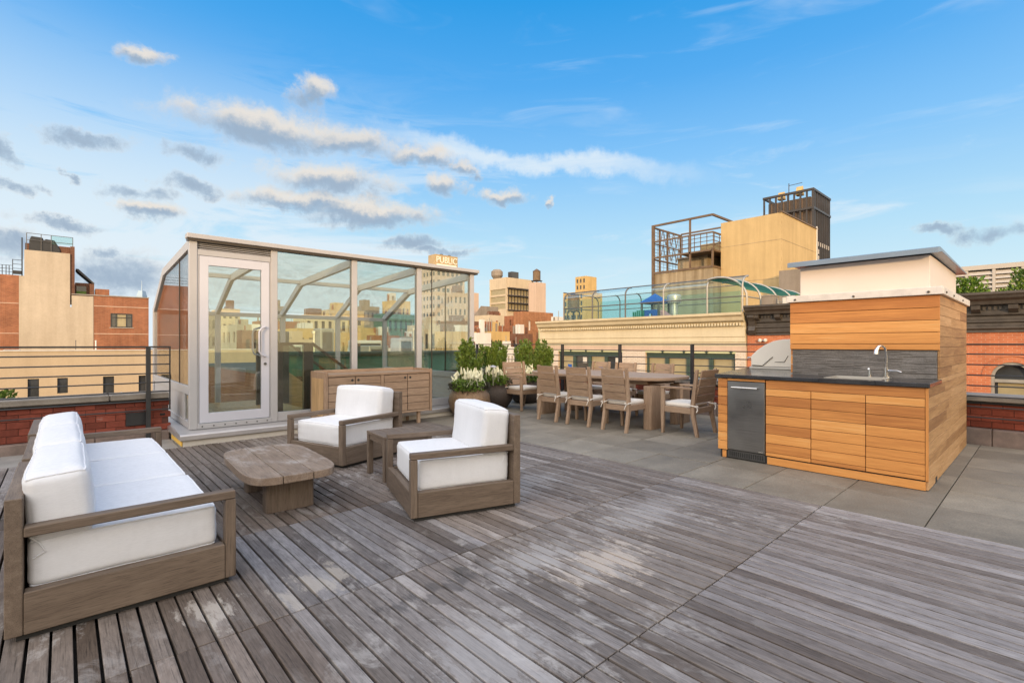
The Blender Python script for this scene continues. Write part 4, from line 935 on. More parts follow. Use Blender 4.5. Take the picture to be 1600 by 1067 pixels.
# split-slate backsplash of narrow strips
mb = MB(); z = .918
while z < 1.236:
    h = rng.choice((.005, .007, .009)); y = KY0 + .022
    while y < 2.034:
        l = rng.uniform(.07, .30); e = min(2.034, y + l); p = rng.uniform(0, .013); mb.box(6.325 - p, 6.345, y, e - .001, z, min(1.239, z + h - .0008)); y = e
    z += h
stuff(mb.obj('slate_strip', 'strip_stone', kt))
# counter: pieces round the sink
SKX0, SKX1, SKY0, SKY1 = 5.80, 6.20, 1.10, 1.56
MB().prism([(5.595, SKY1), (6.36, SKY1), (6.36, 2.06), (8.4, 2.06), (8.4, 2.96), (7.15, 2.96), (5.595, 2.63)], 2, .918, .957).obj('countertop', 'granite', kt, .004)
MB().prism([(5.595, .705), (6.31, .705), (6.36, .74), (6.36, SKY0), (5.595, SKY0)], 2, .918, .957).obj('countertop', 'granite', kt, .004)
MB().box(5.595, SKX0, SKY0, SKY1, .918, .957).box(SKX1, 6.36, SKY0, SKY1, .918, .957).obj('countertop', 'granite', kt)
MB().box(SKX0, SKX1, SKY0, SKY1, .78, .785).box(SKX0, SKX0 + .004, SKY0, SKY1, .785, .9585).box(SKX1 - .004, SKX1, SKY0, SKY1, .785, .9585).box(SKX0 + .004, SKX1 - .004, SKY0, SKY0 + .004, .785, .9585).box(SKX0 + .004, SKX1 - .004, SKY1 - .004, SKY1, .785, .9585) \
  .box(SKX0 - .012, SKX0 - .0005, SKY0 - .012, SKY1 + .012, .9575, .9605).box(SKX1 + .0005, SKX1 + .06, SKY0 - .012, SKY1 + .012, .9575, .9605).box(SKX0, SKX1, SKY0 - .012, SKY0 - .0005, .9575, .9605).box(SKX0, SKX1, SKY1 + .0005, SKY1 + .012, .9575, .9605).obj('sink', 'steel_light', kt)
fc = MB(); fx, fy = 6.235, 1.13
fc.tube([(fx, fy, .958), (fx, fy, .972)], .032, 18); fc.tube([(fx, fy, .97), (fx, fy, 1.06)], .021, 14); fc.tube([(fx, fy, 1.05), (fx, fy, 1.215), (fx - .013, fy + .009, 1.265), (fx - .05, fy + .03, 1.292), (fx - .092, fy + .05, 1.275), (fx - .114, fy + .062, 1.235), (fx - .118, fy + .064, 1.20)], [.011, .011, .012, .013, .016, .021, .023], 12)
fa = fc.obj('faucet', 'chrome', kt, smooth=True)
MB().tube([(fx - .01, fy - .02, 1.03), (fx - .05, fy - .10, 1.035), (fx - .06, fy - .135, 1.02)], [.012, .008, .010], 10).obj('lever', 'chrome', fa, smooth=True)
MB().tube([(6.235, 1.27, .958), (6.235, 1.27, 1.035), (6.21, 1.275, 1.045)], [.016, .014, .009], 12).obj('soap_pump', 'chrome', kt, smooth=True)
# crown: worn flashing, pale metal flue box, folded zinc lid
MB().box(6.265, KB + .03, KY0 - .03, 2.085, 1.787, 1.862).obj('crown_flashing', 'flash_white', kt, .004)
for y in (.80, 1.42, 1.99):
    mb = MB(); mb.tube([(6.255, y, 1.815), (6.266, y, 1.815)], .011, 10); mb.obj('screw', 'bronze_metal', kt, smooth=True)
for x in (6.45, 7.0, 7.8):
    mb = MB(); mb.tube([(x, KY0 - .04, 1.815), (x, KY0 - .029, 1.815)], .011, 10); mb.obj('screw', 'bronze_metal', kt, smooth=True)
MB().box(6.58, 8.66, .83, 2.035, 1.863, 2.225).obj('flue_box', 'chimney', kt, .004)
MB().prism([(6.42, 2.215), (6.42, 2.27), (6.50, 2.285), (8.85, 2.245), (8.85, 2.225), (6.60, 2.245)], 1, .74, 2.125).obj('flue_lid', 'roofcap', kt, .003)
# under-counter refrigerator
fr = thing('refrigerator', 'narrow stainless under-counter refrigerator set into the cedar front', 'refrigerator', (KX, 2.084, .0))
dr = box('door', 'steel', fr, KX - .006, KX + .0165, 2.086, 2.490, .105, .884, .005)
MB().tube([(KX - .04, 2.15, .815), (KX - .04, 2.43, .815)], .010, 12).box(KX - .04, KX - .006, 2.175, 2.187, .808, .822).box(KX - .04, KX - .006, 2.393, 2.405, .808, .822).obj('handle', 'chrome', dr, smooth=True)
box('badge', 'chrome', dr, KX - .0085, KX - .0062, 2.10, 2.15, .118, .126)
gr = box('kick_grille', 'grilles', fr, KX + .010, KX + .0185, 2.088, 2.488, .016, .098)
for i in range(16): box('grille_slot', 'shadow_gap', gr, KX + .0075, KX + .0098, 2.105 + i * .0235, 2.119 + i * .0235, .030, .082)
# barbecue, seen from its side
gb = thing('barbecue_grill', 'stainless barbecue with curved hood on the counter beside the cedar block', 'barbecue', (7.2, 2.5, .957))
hood = [(2.86, .99), (2.86, 1.135), (2.78, 1.215), (2.68, 1.29), (2.56, 1.345), (2.44, 1.368), (2.30, 1.372), (2.16, 1.33), (2.09, 1.20), (2.09, .99)]
MB().prism(hood, 0, 7.215, 8.05).obj('hood', 'steel_light', gb, .004); MB().prism([(y * .985 + .037, .993 + (z - .99) * .985) for y, z in hood], 0, 7.198, 7.213).obj('hood_end_plate', 'hood_plate', gb, .003)
box('fire_box', 'steel_light', gb, 7.19, 8.08, 2.085, 2.875, .9585, .988, .004)
MB().bar((7.195, 2.84, 1.008), (7.195, 2.70, 1.003), .012, .006).bar((7.195, 2.70, 1.003), (7.195, 2.565, 1.128), .012, .006).obj('hinge_slot', 'shadow_gap', gb)
MB().bar((7.195, 2.54, 1.06), (7.195, 2.42, 1.06), .008, .004).bar((7.195, 2.42, 1.06), (7.195, 2.37, 1.15), .008, .004).obj('hinge_slot', 'shadow_gap', gb)
mb = MB(); mb.tube([(7.25, 2.92, 1.11), (8.0, 2.92, 1.11)], .012, 10); mb.box(7.30, 7.32, 2.861, 2.92, 1.10, 1.12); mb.box(7.93, 7.95, 2.861, 2.92, 1.10, 1.12); mb.obj('handle', 'chrome', gb, smooth=True)

# ================================================================== the city
struct(MB().box(-1500, 3000, -1500, 3000, -20.5, -20).obj('ground', 'asphalt'))
def grid(u0, u1, z0, z1, cols, rows, w, h):
    """window openings spread evenly over a face"""
    return [(u0 + (u1 - u0) * (i + .5) / cols - w / 2, u0 + (u1 - u0) * (i + .5) / cols + w / 2, z1 - (z1 - z0) * (j + .5) / rows - h / 2, z1 - (z1 - z0) * (j + .5) / rows + h / 2) for j in range(rows) for i in range(cols)]
PANES = {}
def panes(t, axis, plane, out, holes, depth, mat='pane', bars=None):
    for (a, b, c, d) in holes:
        key = (axis, round(b - a, 2), round(d - c, 2), bars, out, mat)
        if key not in PANES:
            w, h = (b - a) / 2, (d - c) / 2; mb = MB(); k = .06
            F = (lambda u0, u1, z0, z1, n0, n1: mb.box(min(-out * n0, -out * n1), max(-out * n0, -out * n1), u0, u1, z0, z1)) if axis == 0 else (lambda u0, u1, z0, z1, n0, n1: mb.box(u0, u1, min(-out * n0, -out * n1), max(-out * n0, -out * n1), z0, z1))
            F(-w, w, -h, h, 0, .04); pm = mb.mesh('window_glass'); fm = None
            if bars:
                mb = MB(); F(-w, -w + k, -h, h, -.05, 0); F(w - k, w, -h, h, -.05, 0); F(-w + k, w - k, h - k, h, -.05, 0); F(-w + k, w - k, -h, -h + k, -.05, 0)
                if 'h' in bars: F(-w + k, w - k, -k / 2, k / 2, -.045, 0)
                if 'v' in bars: F(-k / 2, k / 2, -h + k, h - k, -.04, 0)
                fm = mb.mesh('window')
            PANES[key] = (pm, fm)
        pm, fm = PANES[key]; pos = (plane - out * depth, (a + b) / 2, (c + d) / 2) if axis == 0 else ((a + b) / 2, plane - out * depth, (c + d) / 2)
        off = tuple(p - q for p, q in zip(pos, t.location))
        if fm:
            f = link('window', fm, 'blackmetal' if 'g' not in bars else 'greenframe', t, off); link('pane', pm, mat, f)
        else: link('window', pm, mat, t, off)
def block(name, label, cat, x0, x1, y0, y1, z1, mat, west=(), south=(), zb=-20, depth=.25, bars=None, pane='pane', rim=.5, group=None, roof='roof_dark', north=(), east=(), clutter=0):
    t = thing(name, label, cat, (x0, y0, zb), 0, group); mb = MB()
    facade(mb, 0, x0, -1, y0, y1, zb, z1, west, depth); facade(mb, 1, y0, -1, x0, x1, zb, z1, south, depth)
    facade(mb, 0, x1, 1, y0, y1, zb, z1, east, depth); facade(mb, 1, y1, 1, x0, x1, zb, z1, north, depth)
    r = rim * .4
    mb.poly([(x0, y0, z1), (x1, y0, z1), (x1, y0 + r, z1), (x0, y0 + r, z1)]); mb.poly([(x0, y1 - r, z1), (x1, y1 - r, z1), (x1, y1, z1), (x0, y1, z1)]); mb.poly([(x0, y0 + r, z1), (x0 + r, y0 + r, z1), (x0 + r, y1 - r, z1), (x0, y1 - r, z1)]); mb.poly([(x1 - r, y0 + r, z1), (x1, y0 + r, z1), (x1, y1 - r, z1), (x1 - r, y1 - r, z1)])
    for a, b in (((x0 + r, y0 + r), (x1 - r, y0 + r)), ((x1 - r, y0 + r), (x1 - r, y1 - r)), ((x1 - r, y1 - r), (x0 + r, y1 - r)), ((x0 + r, y1 - r), (x0 + r, y0 + r))): mb.poly([(*a, z1 - rim), (*b, z1 - rim), (*b, z1), (*a, z1)])
    mb.obj('wall', mat, t); MB().poly([(x0 + r, y0 + r, z1 - rim), (x1 - r, y0 + r, z1 - rim), (x1 - r, y1 - r, z1 - rim), (x0 + r, y1 - r, z1 - rim)]).obj('roof', roof, t)
    if clutter:
        q = random.Random(int(x0 * 10 + y0)); W, D = x1 - x0, y1 - y0; zr = z1 - rim
        a, b = x0 + W * q.uniform(.1, .5), y0 + D * q.uniform(.1, .5); w_, d_ = W * q.uniform(.2, .4), D * q.uniform(.2, .45)
        MB().box(a, a + w_, b, b + d_, zr, z1 + clutter * q.uniform(.5, 1)).obj('stair_bulkhead', q.choice([mat, 'brick_brown_far', 'white_far']), t)
        for _ in range(3):
            a, b = x0 + W * q.uniform(.05, .85), y0 + D * q.uniform(.05, .85); h = clutter * q.uniform(.25, .7); k = clutter * .14
            MB().box(a, a + k, b, b + k * 1.4, zr, z1 + h).obj('chimney', q.choice(['brick_brown_far', 'brick_red_far', 'grey_far']), t)
        for _ in range(3):
            a, b = x0 + W * q.uniform(.05, .9), y0 + D * q.uniform(.05, .9); MB().tube([(a, b, zr), (a, b, z1 + clutter * q.uniform(.3, 1.1))], clutter * .02 + .02, 5).obj('vent_pipe', 'galv', t)
    panes(t, 0, x0, -1, west, depth - .01, pane, bars); panes(t, 1, y0, -1, south, depth - .01, pane, bars); panes(t, 0, x1, 1, east, depth - .01, pane, bars); panes(t, 1, y1, 1, north, depth - .01, pane, bars)
    return t

# ------------------------------------------------------------------ cream corniced building across the street
BX = 24.0; BY0, BY1 = 9.72, 23.0
cb = thing('corniced_building', 'cream building with dentil cornice and green framed windows across the street', 'building', (BX, BY0, -20))
bays = [(10.27, 15.19), (16.76, 21.72)]
ph = []
for a, b in bays:
    w = (b - a) / 4
    for i in range(4): ph.append((a + w * i, a + w * (i + 1)))
holes = [(a, b, -1.6, .84) for a, b in bays] + [(a, b, -5.6, -3.0) for a, b in bays]
mb = MB(); facade(mb, 0, BX, -1, BY0, BY1, -20, 1.2, holes, .35); facade(mb, 1, BY1, 1, BX, 36, -20, 2.6, [], .2)
mb.poly([(BX, BY0, -20), (36, BY0, -20), (36, BY0, 2.6), (BX, BY0, 2.6)]); mb.poly([(36, BY0, -20), (36, BY1, -20), (36, BY1, 2.6), (36, BY0, 2.6)])
mb.obj('wall', 'cream_low', cb); MB().poly([(BX - .3, BY0, 2.62), (36, BY0, 2.62), (36, BY1, 2.62), (BX - .3, BY1, 2.62)]).obj('roof', 'roof_dark', cb)
prof = [(BX + .05, 1.21), (BX - .06, 1.21), (BX - .06, 1.38), (BX - .10, 1.42), (BX - .10, 1.64), (BX - .13, 1.68), (BX - .13, 2.14), (BX - .17, 2.18), (BX - .17, 2.36), (BX - .34, 2.42), (BX - .38, 2.46), (BX - .44, 2.62), (BX - .56, 2.70), (BX - .58, 2.82), (BX + .05, 2.86)]
MB().prism(prof, 1, BY0 + .02, BY1 + .35).obj('cornice', 'cornice_cream', cb)
dent = MB()
n = 88
for i in range(n):
    y = BY0 + .15 + (BY1 - BY0) * i / n; dent.box(BX - .29, BX - .168, y, y + .085, 2.20, 2.345)
stuff(dent.obj('dentil', 'cornice_cream', cb))
box('stone_band', 'pink_far', cb, BX - .05, BX - .004, BY0 + .02, BY1, .95, 1.205)
for a, b in bays: box('lintel', 'lintel', cb, BX - .045, BX + .2, a - .06, b + .06, .845, .945)
for a, b in bays:
    box('head_beam', 'greenframe', cb, BX + .06, BX + .14, a + .002, b - .002, .70, .838)
    for k in range(4):
        y = a + (b - a) * (k + .5) / 4 - .45
        mb = MB(); pts = [((.105 if j % 2 == 0 else .042) * math.sin(j * math.pi / 5) + y, (.105 if j % 2 == 0 else .042) * math.cos(j * math.pi / 5) + .905) for j in range(10)]
        mb.prism(pts, 0, BX - .075, BX - .047); mb.obj('star_anchor', 'star', cb)
for i, (a, b) in enumerate(ph):
    w = MB().box(BX + .10, BX + .2, a + .005, a + .10, -1.6, .698).box(BX + .10, BX + .2, b - .10, b - .005, -1.6, .698).box(BX + .11, BX + .19, a + .10, b - .10, -.42, -.34).box(BX + .1, BX + .2, a + .10, b - .10, .60, .698).obj('window', 'greenframe', cb)
    MB().box(BX + .21, BX + .23, a + .005, b - .005, -1.6, .698).obj('pane', 'pane_warm' if i < 4 or i % 2 else 'pane', w)
    if i >= 4: MB().box(BX + .195, BX + .208, a + .3, a + .62, -.25 if i % 2 else .15, .02 if i % 2 else .5).obj('notice', 'blue_plastic' if i % 2 else 'white_far', w)
for a, b in [(-5.6, -3.0)]:
    for u, v in ph: MB().box(BX + .21, BX + .23, u + .05, v - .05, a, b).obj('window', 'pane', cb)
bk = MB()
for (a, b) in ((BY0 + .02, 10.255), (15.205, 16.745), (21.735, BY1 - .02)):
    r = 0; z = -1.75
    while z < .90:
        y = a - (.12 if r % 2 else 0)
        while y < b - .03:
            p, q = max(a, y), min(b, y + .24); bk.box(BX - .045 - rng.uniform(0, .012), BX - .003, p + .008, q - .008, z + .008, z + .082); y += .25
        z += .092; r += 1
stuff(bk.obj('brick', 'whitebrick', cb))
for (a, b) in ((BY0 + .021, 10.254), (15.206, 16.744), (21.736, BY1 - .021)): box('mortar_bed', 'pink_far', cb, BX - .034, BX - .002, a, b, -1.75, .92)
# roof playground fence with curved glass-like screens
fn = thing('playground_fence', 'tall curved teal screen fence round the roof of the cream building', 'fence', (24.5, 10.0, 2.62))
FZ = 2.62
def fpost(x, y, dx, dy, col, top=4.45, r=.65):
    p = [(x, y, FZ), (x, y, top - .25)] + [(x + dx * r * (1 - math.cos(t)), y + dy * r * (1 - math.cos(t)), top - .25 + .5 * math.sin(t)) for t in [math.pi / 2 * k / 6 for k in range(1, 7)]]
    MB().tube(p, .045, 8).obj('post', col, fn, smooth=True); return p[2:]
ys = [10.12, 11.9, 14.4, 16.9, 19.35, 21.7]
for i, y in enumerate(ys): fpost(24.5, y, 1, 0, 'galv' if y < 15 else 'fencepipe')
for i, y in enumerate([22.9, 24.9, 27.1]): fpost(33.6, y - 1.2, -1, 0, 'fencepipe', 5.0)
for z in (2.75, 3.66, 4.72):
    xx = 24.5 if z < 4.5 else 25.15
    MB().tube([(xx, 10.1, z), (xx, 21.75, z)], .032, 8).obj('rail', 'fencepipe', fn, smooth=True)
    MB().tube([(33.6 - (.65 if z > 4.5 else 0), 14, z + .5), (33.6 - (.65 if z > 4.5 else 0), 25.8, z + .5)], .032, 8).obj('rail', 'fencepipe', fn, smooth=True)
    MB().tube([(24.5, 21.75, z), (33.6, 25.7, z + .5)], .032, 8).obj('rail', 'fencepipe', fn, smooth=True)
    if z < 4.5: MB().tube([(24.5, 10.1, z), (36, 10.1, z)], .032, 8).obj('rail', 'galv', fn, smooth=True)
for a, b in zip(ys, ys[1:]):
    MB().box(24.49, 24.495, a + .06, b - .06, FZ + .1, 4.18).obj('screen', 'glass_teal', fn)
    c = MB(); arc = [(24.5 + .65 * (1 - math.cos(t)), 4.2 + .5 * math.sin(t)) for t in [math.pi / 2 * k / 6 for k in range(7)]]
    for p, q in zip(arc, arc[1:]): c.poly([(p[0], a + .06, p[1]), (p[0], b - .06, p[1]), (q[0], b - .06, q[1]), (q[0], a + .06, q[1])])
    c.obj('screen', 'glass_teal', fn, smooth=True)
MB().box(33.6, 33.61, 14, 25.7, FZ + .3, 4.9).obj('screen', 'glass_teal', fn)
# barrel canopy of green cloth on pale hoops, running back from the corner
hoops = []
for i, x in enumerate((24.6, 26.3, 28.6, 31.0, 33.6)):
    p = [(x, 9.95, FZ)] + [(x, 9.95 + 1.45 * (1 - math.cos(t)), 3.55 + 1.15 * math.sin(t)) for t in [math.pi * .62 * k / 10 for k in range(11)]]
    MB().tube(p, .055, 8).obj('hoop', 'galv', fn, smooth=True); hoops.append(p[3:])
for h0, h1 in zip(hoops, hoops[1:]):
    c = MB()
    for k in range(len(h0) - 1): c.poly([h0[k], h1[k], h1[k + 1], h0[k + 1]])
    c.obj('shade_cloth', 'netting', fn, smooth=True)
# roof toys
ph_ = thing('playhouse', 'blue-roofed plastic climbing house behind the roof fence', 'playhouse', (28, 17.05, FZ))
MB().poly([(27.3, 16.35, 3.98), (27.3, 17.75, 3.98), (28, 17.05, 4.56)]).poly([(28.7, 16.35, 3.98), (28.7, 17.75, 3.98), (28, 17.05, 4.56)]).poly([(27.3, 16.35, 3.98), (28.7, 16.35, 3.98), (28, 17.05, 4.56)]).poly([(27.3, 17.75, 3.98), (28.7, 17.75, 3.98), (28, 17.05, 4.56)]).box(27.28, 28.72, 16.33, 17.77, 3.90, 3.975).obj('roof', 'blue_plastic', ph_)
for x in (27.4, 28.6):
    for y in (16.45, 17.65): box('post', 'fencepipe', ph_, x - .05, x + .05, y - .05, y + .05, FZ, 3.90)
mb = MB(); ring = []
facade(mb, 0, 27.36, -1, 16.5, 17.45, 2.7, 3.48, [(16.87, 17.13, 2.97, 3.23)], .06); mb.obj('panel', 'blue_plastic', ph_)
mb = MB()
for i in range(6): mb.tube([(27.36, 17.5 + i * .15, 2.65), (27.36, 17.5 + i * .15, 3.4 + .08 * (i < 4))], .06, 6)
mb.obj('side_panel', 'green_plastic', ph_, smooth=True)
MB().prism([(16.35, 3.45), (16.35, 2.9), (15.55, 2.66), (15.55, 2.85), (15.9, 3.1)], 0, 27.4, 28.0).obj('slide', 'pink_plastic', ph_, .02)
ev = thing('roof_vent', 'domed steel exhaust vent beside the blue playhouse', 'vent', (28.4, 15.95, FZ))
MB().lathe([(.22, 0), (.22, 1.25), (.40, 1.27), (.43, 1.4), (.43, 1.72), (.36, 1.80), (.02, 1.86)], 18).obj('cowl', 'steel_light', ev, smooth=True, world=False)

# ------------------------------------------------------------------ dark-corniced red brick building
rb = thing('brick_building', 'red brick building with a dark bracketed cornice and arched window', 'building', (BX, -6, -20))
AY, AW, AZ = .86, .53, .16       # arch centre, half width, springing
mb = MB(); RY1 = 9.69
facade(mb, 0, BX, -1, -6, AY - AW, -20, 1.75, [], .3); facade(mb, 0, BX, -1, AY + AW, RY1, -20, 1.75, [(4.6, 5.65, -2.4, .5)], .3); facade(mb, 0, BX, -1, AY - AW, AY + AW, -20, -2.4, [], .3)
arc = [(AY + AW * math.cos(t), AZ + AW * math.sin(t)) for t in [math.pi * k / 18 for k in range(19)]]
for p, q in zip(arc, arc[1:]):
    mb.poly([(BX, p[0], p[1]), (BX, q[0], q[1]), (BX, q[0], 1.75), (BX, p[0], 1.75)]); mb.poly([(BX, p[0], p[1]), (BX, q[0], q[1]), (BX + .3, q[0], q[1]), (BX + .3, p[0], p[1])])
for y in (AY - AW, AY + AW): mb.poly([(BX, y, -2.4), (BX + .3, y, -2.4), (BX + .3, y, AZ), (BX, y, AZ)])
mb.poly([(BX, RY1, -20), (36, RY1, -20), (36, RY1, 2.9), (BX, RY1, 2.9)]); mb.poly([(BX, -6, -20), (36, -6, -20), (36, -6, 2.9), (BX, -6, 2.9)])
mb.obj('wall', 'brick_red_near', rb); MB().poly([(BX, -6, 2.92), (36, -6, 2.92), (36, RY1, 2.92), (BX, RY1, 2.92)]).obj('roof', 'roof_dark', rb)
def ringseg(r0, r1, x0, x1, nm, mt, par, a0=0, a1=math.pi, n=20):
    pts = [(AY + r1 * math.cos(t), AZ + r1 * math.sin(t)) for t in [a0 + (a1 - a0) * k / n for k in range(n + 1)]] + [(AY + r0 * math.cos(t), AZ + r0 * math.sin(t)) for t in [a1 - (a1 - a0) * k / n for k in range(n + 1)]]
    m = MB()
    for i in range(n): m.prism([pts[i], pts[i + 1], pts[2 * n - i], pts[2 * n + 1 - i]], 0, x0, x1)
    return m.obj(nm, mt, par)
aw = ringseg(AW - .09, AW - .002, BX + .06, BX + .2, 'window', 'galv', rb); ringseg(AW + .21, AW + .235, BX - .03, BX - .001, 'arch_moulding', 'brick_red_near', rb)
MB().box(BX + .06, BX + .2, AY - AW + .002, AY - AW + .09, -2.4, AZ).box(BX + .06, BX + .2, AY + AW - .09, AY + AW - .002, -2.4, AZ).box(BX + .05, BX + .21, AY - AW + .09, AY + AW - .09, -.02, .09).box(BX + .07, BX + .19, AY - AW + .09, AY + AW - .09, -1.0, -.94).obj('frame', 'galv', aw)
MB().prism([(AY - AW + .05, -2.4), (AY + AW - .05, -2.4), (AY + AW - .05, AZ)] + [(AY + (AW - .05) * math.cos(t), AZ + (AW - .05) * math.sin(t)) for t in [math.pi * k / 14 for k in range(1, 14)]] + [(AY - AW + .05, AZ)], 0, BX + .215, BX + .23).obj('pane', 'pane', aw)
MB().box(BX + .2, BX + .212, AY - .28, AY + .36, -1.6, -.05).obj('blind', 'pane_warm', aw)
MB().box(BX + .21, BX + .24, 4.6, 5.65, -2.4, .5).obj('window', 'pane', rb)
prof = [(BX + .05, 1.72), (BX - .05, 1.72), (BX - .05, 1.80), (BX - .12, 1.86), (BX - .12, 1.92), (BX - .05, 1.96), (BX - .05, 2.04), (BX - .11, 2.08), (BX - .11, 2.14), (BX - .05, 2.18), (BX - .05, 2.28), (BX - .14, 2.32), (BX - .10, 2.36), (BX - .10, 2.66), (BX - .36, 2.68), (BX - .40, 2.80), (BX - .52, 2.88), (BX - .55, 2.96), (BX - .60, 3.02), (BX - .60, 3.10), (BX + .05, 3.13)]
MB().prism(prof, 1, -6, RY1 - .05).obj('cornice', 'cornice_dark', rb)
y = -5.8
while y < RY1 - .2:
    MB().prism([(BX - .101, 2.655), (BX - .34, 2.655), (BX - .32, 2.52), (BX - .20, 2.44), (BX - .101, 2.38)], 1, y, y + .24).obj('bracket', 'cornice_dark', rb); y += .93
for yy in (RY1 - .42,):
    MB().prism([(BX - .051, 1.74), (BX - .14, 1.78), (BX - .24, 1.95), (BX - .14, 2.15), (BX - .22, 2.38), (BX - .38, 2.56), (BX - .38, 2.66), (BX - .051, 2.66)], 1, yy, yy + .30).obj('end_bracket', 'cornice_dark', rb)
dn = MB(); y = -5.9
while y < RY1 - .5: dn.box(BX - .155, BX - .101, y, y + .07, 2.50, 2.62); y += .14
stuff(dn.obj('dentil', 'cornice_dark', rb))
lw = thing('louvre_screen', 'pale grey louvred screen wall on the roof of the brick building', 'louvre screen', (30, -6, 2.92))
for y0 in [2.52 - .88 * i for i in range(-1, 9)]:
    MB().box(30, 30.14, y0 - .05, y0 + .05, 2.92, 4.60).obj('mullion', 'louvre', lw)
    for k in range(8): z = 3.0 + .195 * k; MB().prism([(29.98, z), (30.10, z + .17), (30.12, z + .17), (30.0, z)], 1, y0 - .83, y0 - .052).obj('louvre_slat', 'louvre', lw)
MB().box(29.98, 30.16, -6, 3.5, 4.602, 4.80).obj('top_beam', 'louvre', lw); MB().box(30.13, 30.2, -6, 3.4, 2.92, 4.6).obj('backing', 'shadow_gap', lw)
def bush(label, x, y, z, rx, rz, seed, n, size=.12, mat='leaf_light'):
    t = thing('roof_shrub', label, 'shrub', (x, y, z), 0, 'shrubs on the roofs across the street')
    def pick(q):
        while True:
            p = Vector((q.uniform(-1, 1), q.uniform(-1, 1), q.uniform(0, 1)))
            if .25 < p.length < 1 + .2 * math.sin(p.x * 7 + seed) + .15 * math.sin(p.z * 9): break
        return (p.x * rx, p.y * rx, p.z * rz), tuple(p + Vector((0, 0, .4)))
    stuff(leaf_cloud('foliage', n, pick, size, mat, t, seed, ar=.32)); MB().tube([(0, 0, -.1), (0, 0, rz * .7)], [.03, .01], 6).obj('stem', 'stem', t, world=False)
bush('leafy shrub on the dark cornice just right of the pale box on the kitchen', 25.2, 2.05, 3.0, .5, .75, 1, 700, .15); bush('leafy shrub on the dark cornice at the right edge', 25.2, .55, 3.0, .42, .95, 2, 600, .15, 'leaf')
bush('sparse grassy tuft on the dark cornice between two shrubs', 25.0, 1.25, 3.0, .25, .25, 3, 70, .13); bush('shrub on the roof at the left end of the dark cornice', 25.4, 7.3, 3.0, .7, .6, 4, 700, .14, 'leaf')
bush('green and orange shrub under the canopy hoops, left of the cedar block', 26.2, 6.9, 3.0, .6, 1.05, 5, 500, .15)
bp = thing('planter_box', 'pale planter box under the green canopy', 'planter', (25.6, 8.3, 2.95)); box('box', 'white_far', bp, 25.3, 25.9, 7.9, 8.6, 2.95, 3.55, .02); box('rim', 'coping', bp, 25.28, 25.92, 7.88, 8.62, 3.555, 3.60)
bp = thing('planter_box', 'grey planter box at the corner hoop of the canopy', 'planter', (25.6, 9.3, 2.95)); box('box', 'grey_far', bp, 25.3, 25.9, 9.0, 9.55, 2.95, 3.65, .02); box('rim', 'coping', bp, 25.28, 25.92, 8.98, 9.57, 3.655, 3.70)

wl_ = thing('wall_light', 'twin white wall light on the red brick beside the cream building', 'wall light', (BX, 8.9, 1.5)); MB().box(BX - .05, BX - .001, 8.8, 9.1, 1.46, 1.52).obj('bracket', 'white_far', wl_)
for y in (8.83, 9.07): MB().lathe([(.03, 1.40), (.075, 1.44), (.08, 1.53), (.03, 1.57)], 10, (BX - .13, y)).obj('lamp', 'white_far', wl_, smooth=True)
# ------------------------------------------------------------------ tan bulkhead block, steel frame, dark tower
tb = block('tan_building', 'windowless tan stucco block rising behind the roof playground', 'building', 60, 72.8, 20.47, 27.4, 16.25, 'tan', rim=.15)
for z in (8.8, 13.2): box('joint_line', 'concrete_far', tb, 59.985, 59.999, 20.5, 27.4, z, z + .05); box('joint_line', 'concrete_far', tb, 60.0, 72.8, 20.455, 20.469, z - .0, z + .05)
box('down_pipe', 'white_far', tb, 72.2, 72.4, 20.35, 20.46, 6, 16.6); box('coping_cap', 'steel_rust', tb, 59.9, 72.9, 20.36, 20.7, 16.252, 16.40)
box('rear_wing', 'tan', tb, 65.8, 72.8, 27.41, 33.0, -20, 15.2)
block('grey_annex', 'low grey louvred annex at the foot of the tan block', 'building', 57.6, 75, 10, 19.9, 9.3, 'grey_far')
cbk = block('concrete_bulkhead', 'stained concrete bulkhead below a steel frame', 'building', 58, 66.5, 27.45, 35.7, 10.6, 'concrete_far', rim=.2)
box('belt_course', 'concrete_far', cbk, 57.85, 57.999, 27.3, 35.7, 8.75, 8.95)
sf = thing('steel_scaffold', 'rusty open steel frame with a platform on top of the concrete bulkhead', 'steel frame', (58, 27.5, 10.6))
def SB(nm, p, q, w, h=None): MB().bar(p, q, w, h).obj(nm, 'steel_rust', sf)
SB('corner_column', (58, 35.6, -2), (58, 35.6, 17.1), .34)
for y in (30.4, 27.5): SB('column', (58, y, 10.6), (58, y, 16.9 if y > 28 else 13.0), .2)
for x, y in ((65.2, 27.5), (65.2, 35.6), (61.6, 35.6), (59.6, 35.6)): SB('column', (x, y, 10.6), (x, y, 16.7), .22)
for z, w in ((17.0, .24), (14.9, .17), (12.75, .2), (10.75, .24)): SB('beam', (58, 35.6, z), (58, 27.5, z), w); SB('beam', (58, 27.5, z), (65.4, 27.5, z), w); SB('beam', (58, 35.6, z - .2), (65.4, 35.6, z - .2), w * .8); SB('beam', (65.3, 27.5, z), (65.3, 35.6, z), w * .8)
for z in (13.35, 13.9, 14.4): SB('guard_rail', (57.95, 31.5, z), (57.95, 27.4, z), .07); SB('guard_rail', (57.95, 27.4, z), (65.3, 27.4, z), .07)
for i in range(6): SB('guard_post', (57.95, 31.4 - i * .8, 12.8), (57.95, 31.4 - i * .8, 14.9), .07); SB('guard_post', (58.2 + i * 1.4, 27.4, 12.8), (58.2 + i * 1.4, 27.4, 14.9), .07)
MB().box(58.1, 65.2, 27.55, 31.6, 12.60, 12.70).obj('platform', 'steel_rust', sf)
mb = MB()
